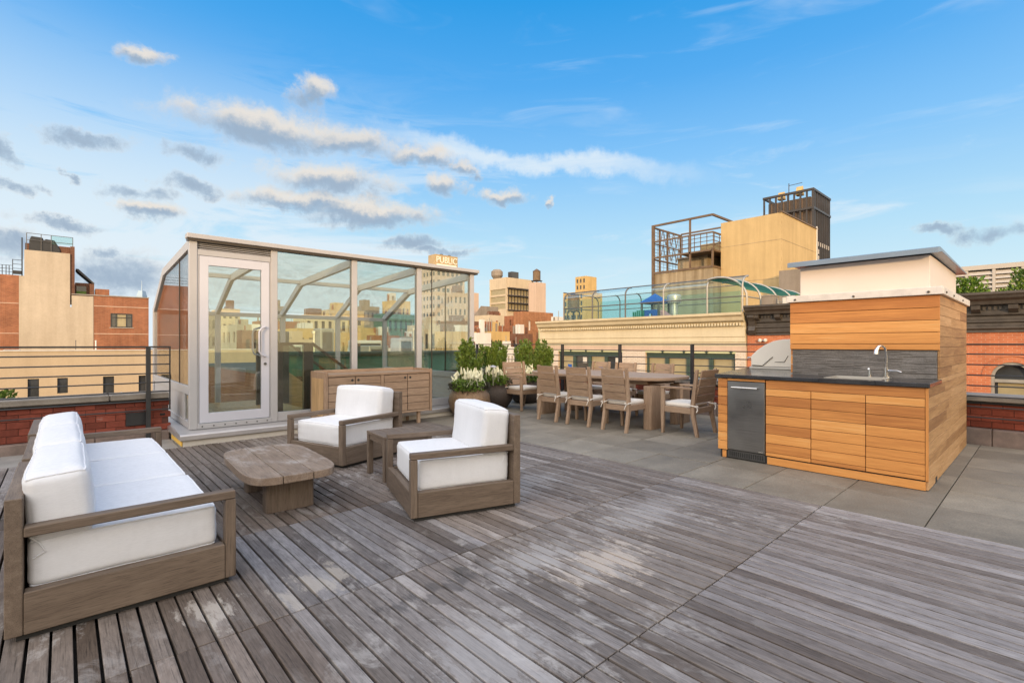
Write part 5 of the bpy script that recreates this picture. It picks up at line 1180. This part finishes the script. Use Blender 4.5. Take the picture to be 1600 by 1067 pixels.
for i in range(9): mb.tube([(58.3 + .8 * i, 35.65, 10.7), (58.3 + .8 * i, 35.65, 16.7)], .03, 4)
for k in range(13): mb.tube([(58, 35.7, 10.9 + .45 * k), (65.2, 35.7, 10.9 + .45 * k)], .025, 4)
mb.obj('mesh_panel', 'fencepipe', sf); mb = MB()
for k in range(4):
    for z in (12.8, 14.9): mb.bar((59.6 + k * 1.4, 35.5, z), (60.3 + k * 1.4, 35.5, z + 2), .07).bar((60.3 + k * 1.4, 35.5, z + 2), (61.0 + k * 1.4, 35.5, z), .07)
mb.obj('lattice_brace', 'steel_rust', sf)
cs = thing('roof_cabin', 'pale concrete cabin inside the steel frame', 'roof cabin', (60, 29, 10.6)); MB().box(60.2, 64.8, 29.2, 33.3, 10.6, 12.5).obj('wall', 'concrete_far', cs); MB().prism([(60.0, 12.502), (65.0, 12.502), (65.0, 12.9), (62.5, 13.0), (60.0, 12.7)], 1, 29.0, 33.4).obj('roof', 'grey_far', cs)
dkt = thing('dark_tower', 'dark gridded steel tower behind the tan block', 'tower', (90, 25.9, -20))
box('core', 'tower_panel', dkt, 90.6, 98.5, 26.5, 33.0, -20, 25.6); box('shaft', 'steel_black', dkt, 90.2, 98.9, 26.1, 33.4, -20, 17.6)
for i in range(9): box('column', 'steel_black', dkt, 90, 90.25, 25.93 + i * .95 - .12, 25.93 + i * .95 + .12, 14, 26.4)
for i in range(9): box('column', 'steel_black', dkt, 90.1 + i * 1.11 - .13, 90.1 + i * 1.11 + .13, 25.9, 26.15, 14, 26.4)
for z in (26.41, 23.4): box('ring_beam', 'steel_black', dkt, 89.9, 90.3, 25.8, 33.7, z, z + .35); box('ring_beam', 'steel_black', dkt, 90.302, 99.2, 25.8, 26.2, z, z + .35)
box('ring_beam', 'steel_black', dkt, 98.9, 99.2, 26.202, 33.7, 26.41, 26.76); box('ring_beam', 'steel_black', dkt, 90.302, 98.898, 33.4, 33.7, 26.41, 26.76)
for i in range(8): box('lower_panel', 'louvre', dkt, 90.25 + i * 1.11, 91.05 + i * 1.11, 26.0, 26.09, 17.7, 18.4)
for k in range(9): box('slot_window', 'white_far', dkt, 93.0, 93.35, 26.0, 26.09, 8.0 + k * 1.05, 8.75 + k * 1.05)
for (x, y, h) in ((91, 28.2, .8), (91.5, 31.2, .6)): MB().prism([(x - .6, 26.2), (x + .6, 26.2), (x, 26.9 + h)], 1, y - .5, y + .5).obj('roof_cone', 'yellow_far', dkt)
MB().tube([(92, 30.2, 25.6), (92, 30.2, 28.9)], .07, 5).tube([(92, 30.2, 28.5), (93.5, 28.6, 29.0)], .05, 5).obj('mast', 'steel_black', dkt)
block('brick_stair_house', 'small dark brick stair house on the roof beyond the zinc lid of the kitchen', 'stair house', 40.0, 42.2, 9.0, 12.2, 6.95, 'brick_brown_far', zb=2.6, rim=.1)

# ------------------------------------------------------------------ left: cream and brick building beyond the parapet
lb = thing('party_wall_building', 'tall building with cream party wall between two brick strips, left of the glass enclosure', 'building', (-3.1, 65, -20))
LY = 65
mb = MB(); mb.poly([(-14, LY, -20), (-3.1, LY, -20), (-3.1, LY, 7.75), (-14, LY, 7.75)]); facade(mb, 1, LY, -1, 2.21, 6.71, -20, 6.2, [(3.55, 5.34, 3.06, 4.49)], .22)
mb.poly([(6.71, LY, -20), (6.71, 80, -20), (6.71, 80, 6.2), (6.71, LY, 6.2)]); mb.obj('brick_wall', 'brick_red_far', lb)
MB().poly([(-14, LY, 7.74), (-2.8, LY, 7.74), (-2.8, 80, 7.74), (-14, 80, 7.74)]).poly([(.5, LY + .3, 6.1), (6.71, LY, 6.1), (6.71, 80, 6.1), (.5, 80, 6.1)]).obj('roof', 'roof_dark', lb)
MB().prism([(-3.098, -20), (2.208, -20), (2.208, 6.12), (.57, 6.12), (.57, 4.97), (.46, 4.97), (.46, 10.2), (-2.74, 10.2), (-2.74, 7.72), (-3.098, 7.72)], 1, LY - .05, LY + .4).obj('party_wall', 'cream_far', lb)
for x0, x1, z in ((2.25, 6.7, 5.15), (2.25, 6.7, 2.35), (-14, -3.12, 5.1), (-14, -3.12, 2.3)): box('band', 'pink_far', lb, x0, x1, LY - .03, LY - .004, z, z + .06)
w = MB().box(3.55, 5.34, LY + .05, LY + .13, 4.40, 4.49).box(3.55, 5.34, LY + .05, LY + .13, 3.06, 3.15).box(3.55, 3.64, LY + .05, LY + .13, 3.15, 4.40).box(5.25, 5.34, LY + .05, LY + .13, 3.15, 4.40).box(3.96, 4.04, LY + .05, LY + .13, 3.15, 4.40).box(4.80, 4.88, LY + .05, LY + .13, 3.15, 4.40).box(3.64, 5.25, LY + .06, LY + .12, 4.04, 4.10).obj('window', 'blackmetal', lb)
for a, b in ((3.64, 3.96), (4.04, 4.80), (4.88, 5.25)): MB().box(a, b, LY + .14, LY + .15, 3.15, 4.40).obj('pane', 'pane' if b - a < .5 else 'pane_warm', w)
box('sill', 'coping', lb, 3.45, 5.44, LY - .08, LY - .001, 2.97, 3.05); box('coping_strip', 'coping', lb, .57, 6.75, LY - .1, LY + .4, 6.205, 6.30)
box('stair_bulkhead', 'brick_brown_far', lb, .47, .80, LY + .1, LY + 5, 6.1, 10.95); box('roof_house', 'brick_brown_far', lb, -2.7, .46, LY + .41, LY + 5, 7.75, 10.9)
rh = box('roof_shed', 'brick_brown_far', lb, .85, 2.1, LY + 1.5, LY + 4, 6.1, 7.55); MB().box(.95, 1.7, LY + 1.44, LY + 1.49, 6.3, 7.2).obj('window', 'pane', rh); MB().box(.95, 1.7, LY + 1.41, LY + 1.438, 6.3, 6.7).obj('blind', 'leaf_light', rh)
MB().prism([(.9, 8.95), (1.02, 8.75), (2.25, 7.5), (2.35, 7.6), (1.1, 8.95)], 1, LY + 1.5, LY + 4).obj('sloping_roof', 'roof_dark', lb); box('brick_chimney', 'brick_red_far', lb, 2.39, 3.49, LY + .8, LY + 2.6, 6.1, 6.98); box('small_chimney', 'brick_brown_far', lb, 1.95, 2.3, LY + .9, LY + 1.4, 6.1, 7.45)
tp = thing('tarpaulin', 'dark tarpaulin-covered equipment on the roof of the cream wall building', 'tarpaulin', (-1.2, LY + 1, 10.2)); MB().prism([(-2.45, 10.2), (-.2, 10.2), (-.25, 10.55), (-.65, 11.4), (-1.3, 11.45), (-1.42, 11.3), (-1.5, 11.55), (-2.3, 11.6), (-2.42, 11.2)], 1, LY + .3, LY + 1.4).obj('cover', 'blackmetal', tp, .05)
rr_ = thing('roof_railing', 'thin steel railing round the top of the cream wall building', 'railing', (-2.6, LY, 10.2))
for x in (-2.6, -1.6, -.9, .66): MB().tube([(x, LY + .2, 10.15), (x, LY + .2, 11.83)], .03, 5).obj('post', 'fencepipe', rr_)
for z in (11.83, 11.2): MB().tube([(-2.6, LY + .2, z), (.68, LY + .2, z)], .028, 5).obj('rail', 'fencepipe', rr_)
MB().box(-.9, .66, LY + .21, LY + .215, 11.02, 11.8).obj('screen', 'glass_teal', rr_)
r2 = thing('roof_railing', 'black railing and ladder on the left brick roof, lower than the cream wall top', 'railing', (-4, LY, 7.75))
MB().tube([(-2.9, LY + .2, 7.7), (-2.9, LY + .2, 11.35)], .05, 5).obj('post', 'blackmetal', r2)
for x in (-4.2, -3.95, -3.75, -3.52): MB().tube([(x, LY + .2, 7.7), (x, LY + .2, 8.65 if x < -3.6 else 9.25)], .03, 5).obj('post', 'blackmetal', r2)
for z in (8.65, 8.35, 8.05): MB().tube([(-14, LY + .2, z), (-3.5, LY + .2, z)], .022, 5).obj('rail', 'blackmetal', r2)
for z in (9.2, 8.8, 8.4): MB().tube([(-3.52, LY + .2, z), (-2.9, LY + .2, z)], .025, 5).obj('rail', 'blackmetal', r2)
box('step', 'blackmetal', r2, -3.5, -2.95, LY + .1, LY + .6, 7.9, 8.2)
lo = thing('low_building', 'long low cream building with small dark windows beyond the brick parapet', 'building', (-20, 50, -20))
hl = [(-1.94, -1.34, -2.55, -1.22), (-.36, .23, -2.37, -1.22), (2.27, 2.95, -2.58, -1.22), (4.5, 5.28, -2.58, -1.24), (6.9, 7.6, -2.58, -1.24), (-4.2, -3.5, -2.55, -1.22), (9.3, 10.0, -2.58, -1.24)]
hl2 = [(a, b, c - 3.4, d - 3.4) for a, b, c, d in hl]
mb = MB(); facade(mb, 1, 50, -1, -20, 16, -20, .80, hl + hl2, .2); mb.poly([(16, 50, -20), (16, 62, -20), (16, 62, .8), (16, 50, .8)]); mb.obj('wall', 'cream_low', lo); MB().poly([(-20, 50.2, .6), (16, 50.2, .6), (16, 62, .6), (-20, 62, .6)]).obj('roof', 'roof_pale', lo); box('coping', 'white_far', lo, -20, 16, 49.93, 50.2, .802, .88)
panes(lo, 1, 50, -1, hl + hl2, .17, 'pane', 'h')
ac = thing('rooftop_unit', 'grey air-conditioning unit on the low cream roof near the left edge', 'air conditioner', (-3.1, 57.6, .6)); box('casing', 'galv', ac, -3.64, -2.65, 57.4, 58.2, .62, .88, .03); box('fan_grille', 'grilles', ac, -3.5, -2.8, 57.38, 57.398, .66, .84)
ht = thing('roof_hatch', 'small dark roof hatch on the low cream building', 'hatch', (-1.75, 57.6, .6)); box('curb', 'coping', ht, -2.15, -1.35, 57.6, 58.4, .6, .74); box('lid', 'blackmetal', ht, -2.2, -1.3, 57.55, 58.45, .742, .80)
for x, lab, m_ in ((.78, 'thin dark vent pipe standing on the low cream roof', 'fencepipe'), (2.13, 'thin white vent pipe standing on the low cream roof', 'white_far')):
    v_ = thing('vent_pipe', lab, 'pipe', (x, 58, .6)); MB().tube([(x, 58, .58), (x, 58, 1.6)], .03 if x < 1 else .06, 6).obj('pipe', m_, v_, smooth=True); MB().tube([(x, 58, 1.6), (x, 58, 1.66)], .05 if x < 1 else .085, 6).obj('cap', m_, v_, smooth=True)
nr = struct(MB().box(-8, 1.0, 8.85, 22, -3.4, -3.0).obj('neighbour_roof', 'roof_pale'))
lr = thing('pitched_skylight', 'low white sloping skylight roof just beyond the left parapet', 'skylight', (.4, 13, -3)); MB().prism([(-1.5, -3), (.9, -3), (.9, .30), (-1.5, -.9)], 1, 11.8, 13.2).obj('housing', 'roof_pale', lr)
ft = thing('glass_skyscraper', 'hazy blue skyscraper with a spire on the far skyline', 'skyscraper', (176, 1870, -20))
MB().prism([(164, -20), (189, -20), (189, 95), (164, 95)], 1, 1862, 1886).obj('base', 'pane_blue', ft); MB().lathe([(15, 95), (13, 150), (9, 165)], 4, (176.5, 1874)).obj('shaft', 'pane_blue', ft, world=True); MB().tube([(176.5, 1874, 165), (176.5, 1874, 196)], [1.6, .5], 6).obj('spire', 'pane_blue', ft)

# ------------------------------------------------------------------ middle distance, right of the glass enclosure
mbk = block('hotel_block', 'broad cream building with dark window bands and a roof tank, centre skyline', 'building', 106.5, 119.2, 119.4, 127.9, 23.2, 'pale_far', rim=.3, west=[(119.8, 127.4, 12.9 + 2.4 * k, 14.7 + 2.4 * k) for k in range(3)], south=[(107.2, 118.8, 12.9 + 2.4 * k, 14.9 + 2.4 * k) for k in range(3)], pane='pane_warm')
for k in range(4): box('balcony_slab', 'steel_black', mbk, 107, 119.2, 118.6, 119.39, 12.3 + 2.4 * k, 12.7 + 2.4 * k); 
for k in range(3):
    for i in range(9): box('mullion', 'steel_black', mbk, 107.3 + 1.38 * i, 107.5 + 1.38 * i, 119.2, 119.39, 12.71 + 2.4 * k, 14.69 + 2.4 * k)
MB().lathe([(1.2, 23.2), (2.0, 24.4), (2.0, 25.8), (1.2, 26.5)], 12, (108.2, 126)).obj('cooling_unit', 'grey_far', mbk); MB().box(110.5, 113.5, 121, 123, 23.2, 25.6).obj('cooling_unit', 'grilles', mbk)
stw = block('stair_tower', 'pinkish cream tower carrying a wooden water tank', 'tower', 111.6, 116.0, 110.7, 114.2, 21.2, 'pink_far', rim=.2)
wt_ = thing('water_tank', 'dark wooden water tank on top of the pinkish cream tower', 'water tank', (113.3, 112.2, 21.2))
MB().lathe([(1.25, 22.0), (1.25, 24.9)], 20, (113.3, 112.2)).obj('barrel', 'tank', wt_, smooth=True); MB().lathe([(1.36, 24.91), (.7, 25.4), (.05, 25.8)], 20, (113.3, 112.2)).obj('lid', 'steel_rust', wt_); MB().box(112.0, 114.6, 110.9, 113.5, 21.75, 21.98).obj('platform', 'steel_black', wt_)
for x in (112.3, 114.3):
    for y in (111.2, 113.2): MB().box(x - .1, x + .1, y - .1, y + .1, 21.0, 21.74).obj('leg', 'steel_black', wt_)
block('setback_tower', 'tan stone office building with many small windows left of the tan block', 'building', 176, 189.8, 144, 156.5, 25.6, 'yellow_far', west=grid(144.5, 156, 6, 25, 6, 6, 1.1, 2.0), south=[], rim=.4); block('upper_tower', 'narrow tan stone upper tower set back on the office building', 'tower', 179.1, 187, 145.2, 151.6, 33.1, 'yellow_far', west=grid(145.4, 151.4, 26.5, 32.5, 3, 2, 1.0, 1.8), zb=25.2, rim=.4)
t2 = thing('water_tank', 'pale wooden water tank on stilts seen through the teal fence', 'water tank', (95, 81, 5)); MB().lathe([(1.5, 9.6), (1.5, 13.2), (.1, 14.3)], 16, (95, 81)).obj('barrel', 'tank', t2, smooth=True)
for x in (-1, 1):
    for y in (-1, 1): MB().bar((95 + x * 1.6, 81 + y * 1.6, 2), (95 + x, 81 + y, 9.59), .22).obj('leg', 'steel_black', t2)
block('brick_tenement', 'tall blank orange brick tenement with two narrow windows behind the planters', 'building', 55.3, 62.5, 57.9, 60.2, 6.7, 'brick_orange_far', south=[(56.6, 57.2, 3.6, 5.2), (58.8, 59.3, 3.6, 5.2)], west=[], rim=.3, pane='white_far')
block('brick_tenement', 'smaller red brick tenement with windows left of the blank orange one', 'building', 56.7, 59.1, 62, 64.1, 6.2, 'brick_red_far', west=[(62.3, 62.75, 4.5, 5.5), (63.1, 63.5, 2.6, 3.4), (62.3, 62.75, 2.5, 3.5)], rim=.3)
block('pale_loft', 'pale yellow loft building behind the red tenement', 'building', 70.5, 78.3, 84.6, 90.1, 7.9, 'pale_far', west=grid(84.8, 90, 3.6, 7.6, 4, 1, .5, 1.3), south=grid(70.8, 78, 3.6, 7.6, 4, 1, .4, 1.3), rim=.3, clutter=1.6)
block('yellow_house', 'low ochre house with four arched-looking windows above the shrubs', 'building', 38.3, 41.9, 46.3, 48.4, 2.9, 'yellow_far', south=grid(38.4, 41.7, .4, 2.0, 4, 1, .36, 1.2), rim=.2, clutter=1.6)
block('brick_shop', 'small dark red brick house right of the ochre house', 'building', 43.6, 46.5, 46.8, 48.8, 2.7, 'brick_brown_far', west=[(47.2, 47.7, .6, 1.8)], south=[(44.0, 44.5, .9, 1.8), (45.0, 45.4, .9, 1.8)], rim=.2, clutter=1.6)
block('white_house', 'small white rendered house at the right end of the glass enclosure', 'building', 34.2, 36.2, 43.2, 44.5, 2.6, 'white_far', rim=.2, clutter=1.6)
ph2 = block('pitched_hall', 'grey hall with one sloping roof beside the cream block', 'building', 87.9, 93.7, 109.3, 114.2, 7.5, 'pale_far', rim=.2); MB().prism([(108.9, 7.55), (114.6, 7.55), (108.9, 12.2)], 0, 87.5, 94).obj('gable_roof', 'grey_far', ph2)
block('copper_roof_house', 'building with pale green copper roof left of the cream cornice', 'building', 52.8, 60.1, 49.2, 51.9, 4.6, 'greenpale_far', rim=.3, clutter=1.6)
hp = block('hotel_tower', 'tall tan tower carrying a lit rooftop sign, partly hidden by the enclosure roof', 'tower', 111.9, 126.5, 168.6, 181.3, 32.9, 'pink_far', west=grid(169, 181, 2, 32, 5, 9, 1.4, 1.6), south=grid(112.3, 126, 2, 32, 6, 9, 1.4, 1.6), rim=.5)
sg = thing('rooftop_sign', 'lit rectangular rooftop sign reading PUBLIC above the enclosure roof', 'sign', (111.8, 168.8, 32.9)); MB().box(111.8, 123.0, 168.8, 174, 32.9, 38.1).obj('sign_box', 'sign_face', sg)
fcv = bpy.data.curves.new('lettering', 'FONT'); fcv.body = 'PUBLIC'; fcv.size = 3.7; fcv.extrude = .08; fcv.align_x = 'CENTER'; fcv.align_y = 'CENTER'; fo = bpy.data.objects.new('tmp', fcv); scene.collection.objects.link(fo)
bpy.context.view_layer.update(); lme = bpy.data.meshes.new_from_object(fo); bpy.data.objects.remove(fo); wd = max(v.co.x for v in lme.vertices) - min(v.co.x for v in lme.vertices)
for v in lme.vertices: v.co.x *= 10.2 / wd
lme.materials.clear(); link('lettering', lme, 'sign_letter', sg, (117.4 - 111.8, -.15, 3.0), (R(90), 0, 0)); box('lit_strip', 'sign_letter', sg, 112.4, 122.4, 168.68, 168.79, 33.7, 34.3)
for i in range(4): box('roof_unit', 'grilles', sg, 114 + 2 * i, 115 + 2 * i, 171, 172, 38.11, 38.6 + .3 * (i % 2))
block('pink_slab', 'slim pinkish slab tower at the right end of the enclosure roof', 'tower', 122.5, 126.5, 158.9, 163.2, 22.4, 'pink_far', rim=.3)
# seen through and behind the glass
for (nm, lab, x0, x1, y0, y1, z, mt, c, r) in (
 ('far_tower', 'thin dark tower on the skyline seen through the first glass bay', 48, 50.5, 159.3, 164.7, 13, 'grey_far', 2, 4), ('stone_hotel', 'tan stone hotel with a roof cabin seen through the second glass bay', 46.6, 58.3, 131.6, 140.3, 9.1, 'pale_far', 6, 3),
 ('glass_office', 'dark green glass office block seen through the third glass bay', 52.6, 61.1, 101, 104.8, 8.2, 'green_far', 6, 3), ('white_loft', 'white loft seen low through the glass', 22.3, 26.2, 47.4, 50.4, .9, 'white_far', 3, 1),
 ('red_house', 'red brick house seen low through the third glass bay', 27.4, 30.9, 54.6, 56.4, 2.4, 'brick_red_far', 3, 2), ('slate_house', 'blue-grey house next to the red house behind the glass', 31.4, 34.3, 54.6, 57, 2.3, 'grey_far', 2, 1), ('tan_loft', 'tan loft with rooftop cabins behind the glass', 29.7, 36.6, 67.7, 73.4, 3.0, 'tan', 4, 2),
 ('cream_office', 'cream office behind the right glass bay', 48.6, 56.2, 77.5, 83, 4.9, 'pale_far', 5, 2), ('sand_block', 'sand coloured block behind the second glass bay', 27.5, 33.6, 81.3, 91.8, 3.9, 'yellow_far', 4, 2), ('flat_block', 'wide flat tan block at the right glass bay', 43.4, 50.7, 62, 65.7, 3.3, 'yellow_far', 5, 1),
 ('brown_house', 'dark brown brick house behind the door handle', 15.7, 18.9, 65, 67.5, 3.0, 'brick_brown_far', 3, 3), ('slim_tower', 'pale slim tower far behind the door glass', 37.8, 43.4, 182, 196, 13, 'pale_far', 3, 5), ('grey_block', 'grey apartment block behind the left part of the door', 18, 21.1, 104, 116, 7, 'grey_far', 3, 4), ('cream_block', 'cream block behind the middle of the door', 20.8, 24.7, 89, 100, 4.6, 'pale_far', 3, 3), ('tan_tower', 'tan tower rising behind the right glass bay', 98, 106, 137, 145, 19, 'pink_far', 4, 6)):
    hh = (z + 6) / r * .5
    block(nm, lab, 'building', x0, x1, y0, y1, z, mt, west=grid(y0 + .2, y1 - .2, -6, z - .4, c, r, (y1 - y0) / c * .45, hh), south=grid(x0 + .2, x1 - .2, -6, z - .4, c, r, (x1 - x0) / c * .45, hh), rim=.2, clutter=max(1.2, (z + 4) * .18))
for i, (lab, x0, x1, y0, y1, z, mt) in enumerate((('tan tenement low behind the shrubs', 30, 33, 40, 43, .9, 'tan'), ('pale flat roofed house behind the shrubs, right of the white house', 36.5, 39, 41, 43.5, 1.0, 'white_far'), ('red walk-up between the ochre house and the pale loft', 50, 55, 62, 66, 4.4, 'brick_red_far'), ('brown loft building behind the white house', 48, 53, 66, 71, 5.2, 'brick_brown_far'), ('pinkish tower block far behind the sign', 140, 150, 210, 222, 24, 'pink_far'), ('grey slab far left of the sign', 90, 98, 190, 200, 17, 'grey_far'), ('tan mill building behind the second glass bay', 60, 72, 150, 160, 12, 'tan'), ('brick loft behind the first glass bay', 30, 38, 110, 116, 6.2, 'brick_red_far'), ('ochre tower behind the third glass bay', 70, 76, 128, 134, 14, 'yellow_far'), ('cream house right behind the stair rail', 18.5, 21.5, 57, 61, 1.9, 'cream_low'))):
    c, r = 4, 3; hh = (z + 6) / r * .42
    block('city_house', lab, 'building', x0, x1, y0, y1, z, mt, west=grid(y0 + .2, y1 - .2, -6, z - .4, c, r, (y1 - y0) / c * .4, hh), south=grid(x0 + .2, x1 - .2, -6, z - .4, c, r, (x1 - x0) / c * .4, hh), rim=.2, clutter=max(1.2, (z + 4) * .16))
gp = thing('green_parapet_building', 'low building with a dark green parapet directly behind the glass enclosure', 'building', (4.8, 16, -20))
MB().box(4.8, 12.5, 16, 27, -20, .3).obj('wall', 'brick_brown_far', gp); MB().box(4.6, 12.7, 15.8, 16.3, .302, .97).obj('green_parapet', 'green_far', gp); MB().box(4.5, 12.8, 15.65, 16.35, .972, 1.05).obj('coping', 'greenframe', gp); MB().box(4.8, 12.5, 16.31, 27, .302, .4).obj('roof', 'roof_dark', gp)
UN = [('boxy white', 6.0, 20, 1.0, 1.35, 'white_far'), ('tall grey', 8.3, 21.5, .6, 2.0, 'galv'), ('squat grey', 9.6, 19.5, .9, 1.25, 'galv'), ('wide white', 10.6, 23, 1.4, 1.5, 'white_far'), ('narrow dark', 7.3, 24, .5, 1.9, 'grilles'), ('pale square', 11.6, 20.5, .7, 1.6, 'alu')]
for nm, x, y, w, z, m_ in UN:
    u = thing('rooftop_unit', nm + ' rooftop air unit on the green parapet building', 'air conditioner', (x, y, .4)); box('casing', m_, u, x, x + w, y, y + .9, .402, z, .03); box('grille', 'grilles', u, x + .08, x + w - .08, y - .02, y - .002, .55, z - .15)
for i, (x, y, h) in enumerate(((6.9, 18.5, 1.7), (9.2, 22, 2.3), (11.2, 18.6, 1.9))):
    v_ = thing('vent_pipe', ('thin', 'tallest', 'short')[i] + ' vent pipe on the green parapet building', 'pipe', (x, y, .4)); MB().tube([(x, y, .4), (x, y, h)], .05, 6).obj('pipe', 'galv', v_, smooth=True); MB().tube([(x, y, h), (x, y, h + .1)], .09, 6).obj('cap', 'galv', v_, smooth=True)
# streets behind the lens, which the panes mirror
for (nm, lab, x0, x1, y0, y1, z, mt, c, r) in (('street_house', 'cream stone house across the side street, mirrored in the glass', 4, 16, -40, -28, -4.2, 'cream_low', 6, 3), ('street_house', 'ochre brick house across the side street, mirrored in the glass', 16.5, 27, -42, -29, -3.4, 'yellow_far', 6, 3), ('street_house', 'brown brick house at the street corner, mirrored in the door', -8, 3.5, -40, -28, -2.6, 'brick_brown_far', 6, 3), ('street_house', 'red brick house farther down the side street', 28, 40, -42, -30, -3.0, 'brick_red_far', 6, 3)):
    hh = (z + 12) / r * .5
    t = block(nm, lab, 'building', x0, x1, y0, y1, z, mt, north=grid(x0 + .4, x1 - .4, -12, z - 1, c, r, (x1 - x0) / c * .42, hh), rim=.4)
    MB().box(x0 - .4, x1 + .4, y1 + .001, y1 + .5, z - .5, z + .25).obj('cornice', 'green_far', t)
# unseen block added behind the lens to keep the low sun off the terrace
nb_ = thing('added_sun_blocker', 'unseen brick block added on the sunset side to shade the terrace', 'building', (-12.5, -13.5, -20), R(47))
MB().box(-12, 0, -9, 14, 0, 25.1).obj('wall', 'brick_brown_far', nb_, world=False); MB().box(-12.2, .2, -9.2, 14.2, 25.102, 25.35).obj('coping', 'coping', nb_, world=False)
tr = thing('small_tree', 'dark leafy tree top just showing over the parapet at the far left', 'tree', (-.75, 9.9, -3)); MB().tube([(0, 0, 0), (.04, .02, 1.6), (0, 0, 3.0)], [.07, .05, .02], 8).obj('trunk', 'stem', tr, smooth=True, world=False)
def crown_pick(q):
    while True:
        p = Vector((q.uniform(-1, 1), q.uniform(-1, 1), q.uniform(-1, 1)))
        if .3 < p.length < 1 + .25 * math.sin(p.x * 6) + .2 * math.sin(p.z * 8 + 1): break
    return (p.x * .42, p.y * .42, 3.12 + p.z * .48), tuple(p)
stuff(leaf_cloud('crown', 1400, crown_pick, .075, 'leaf', tr, 9, ar=.4))
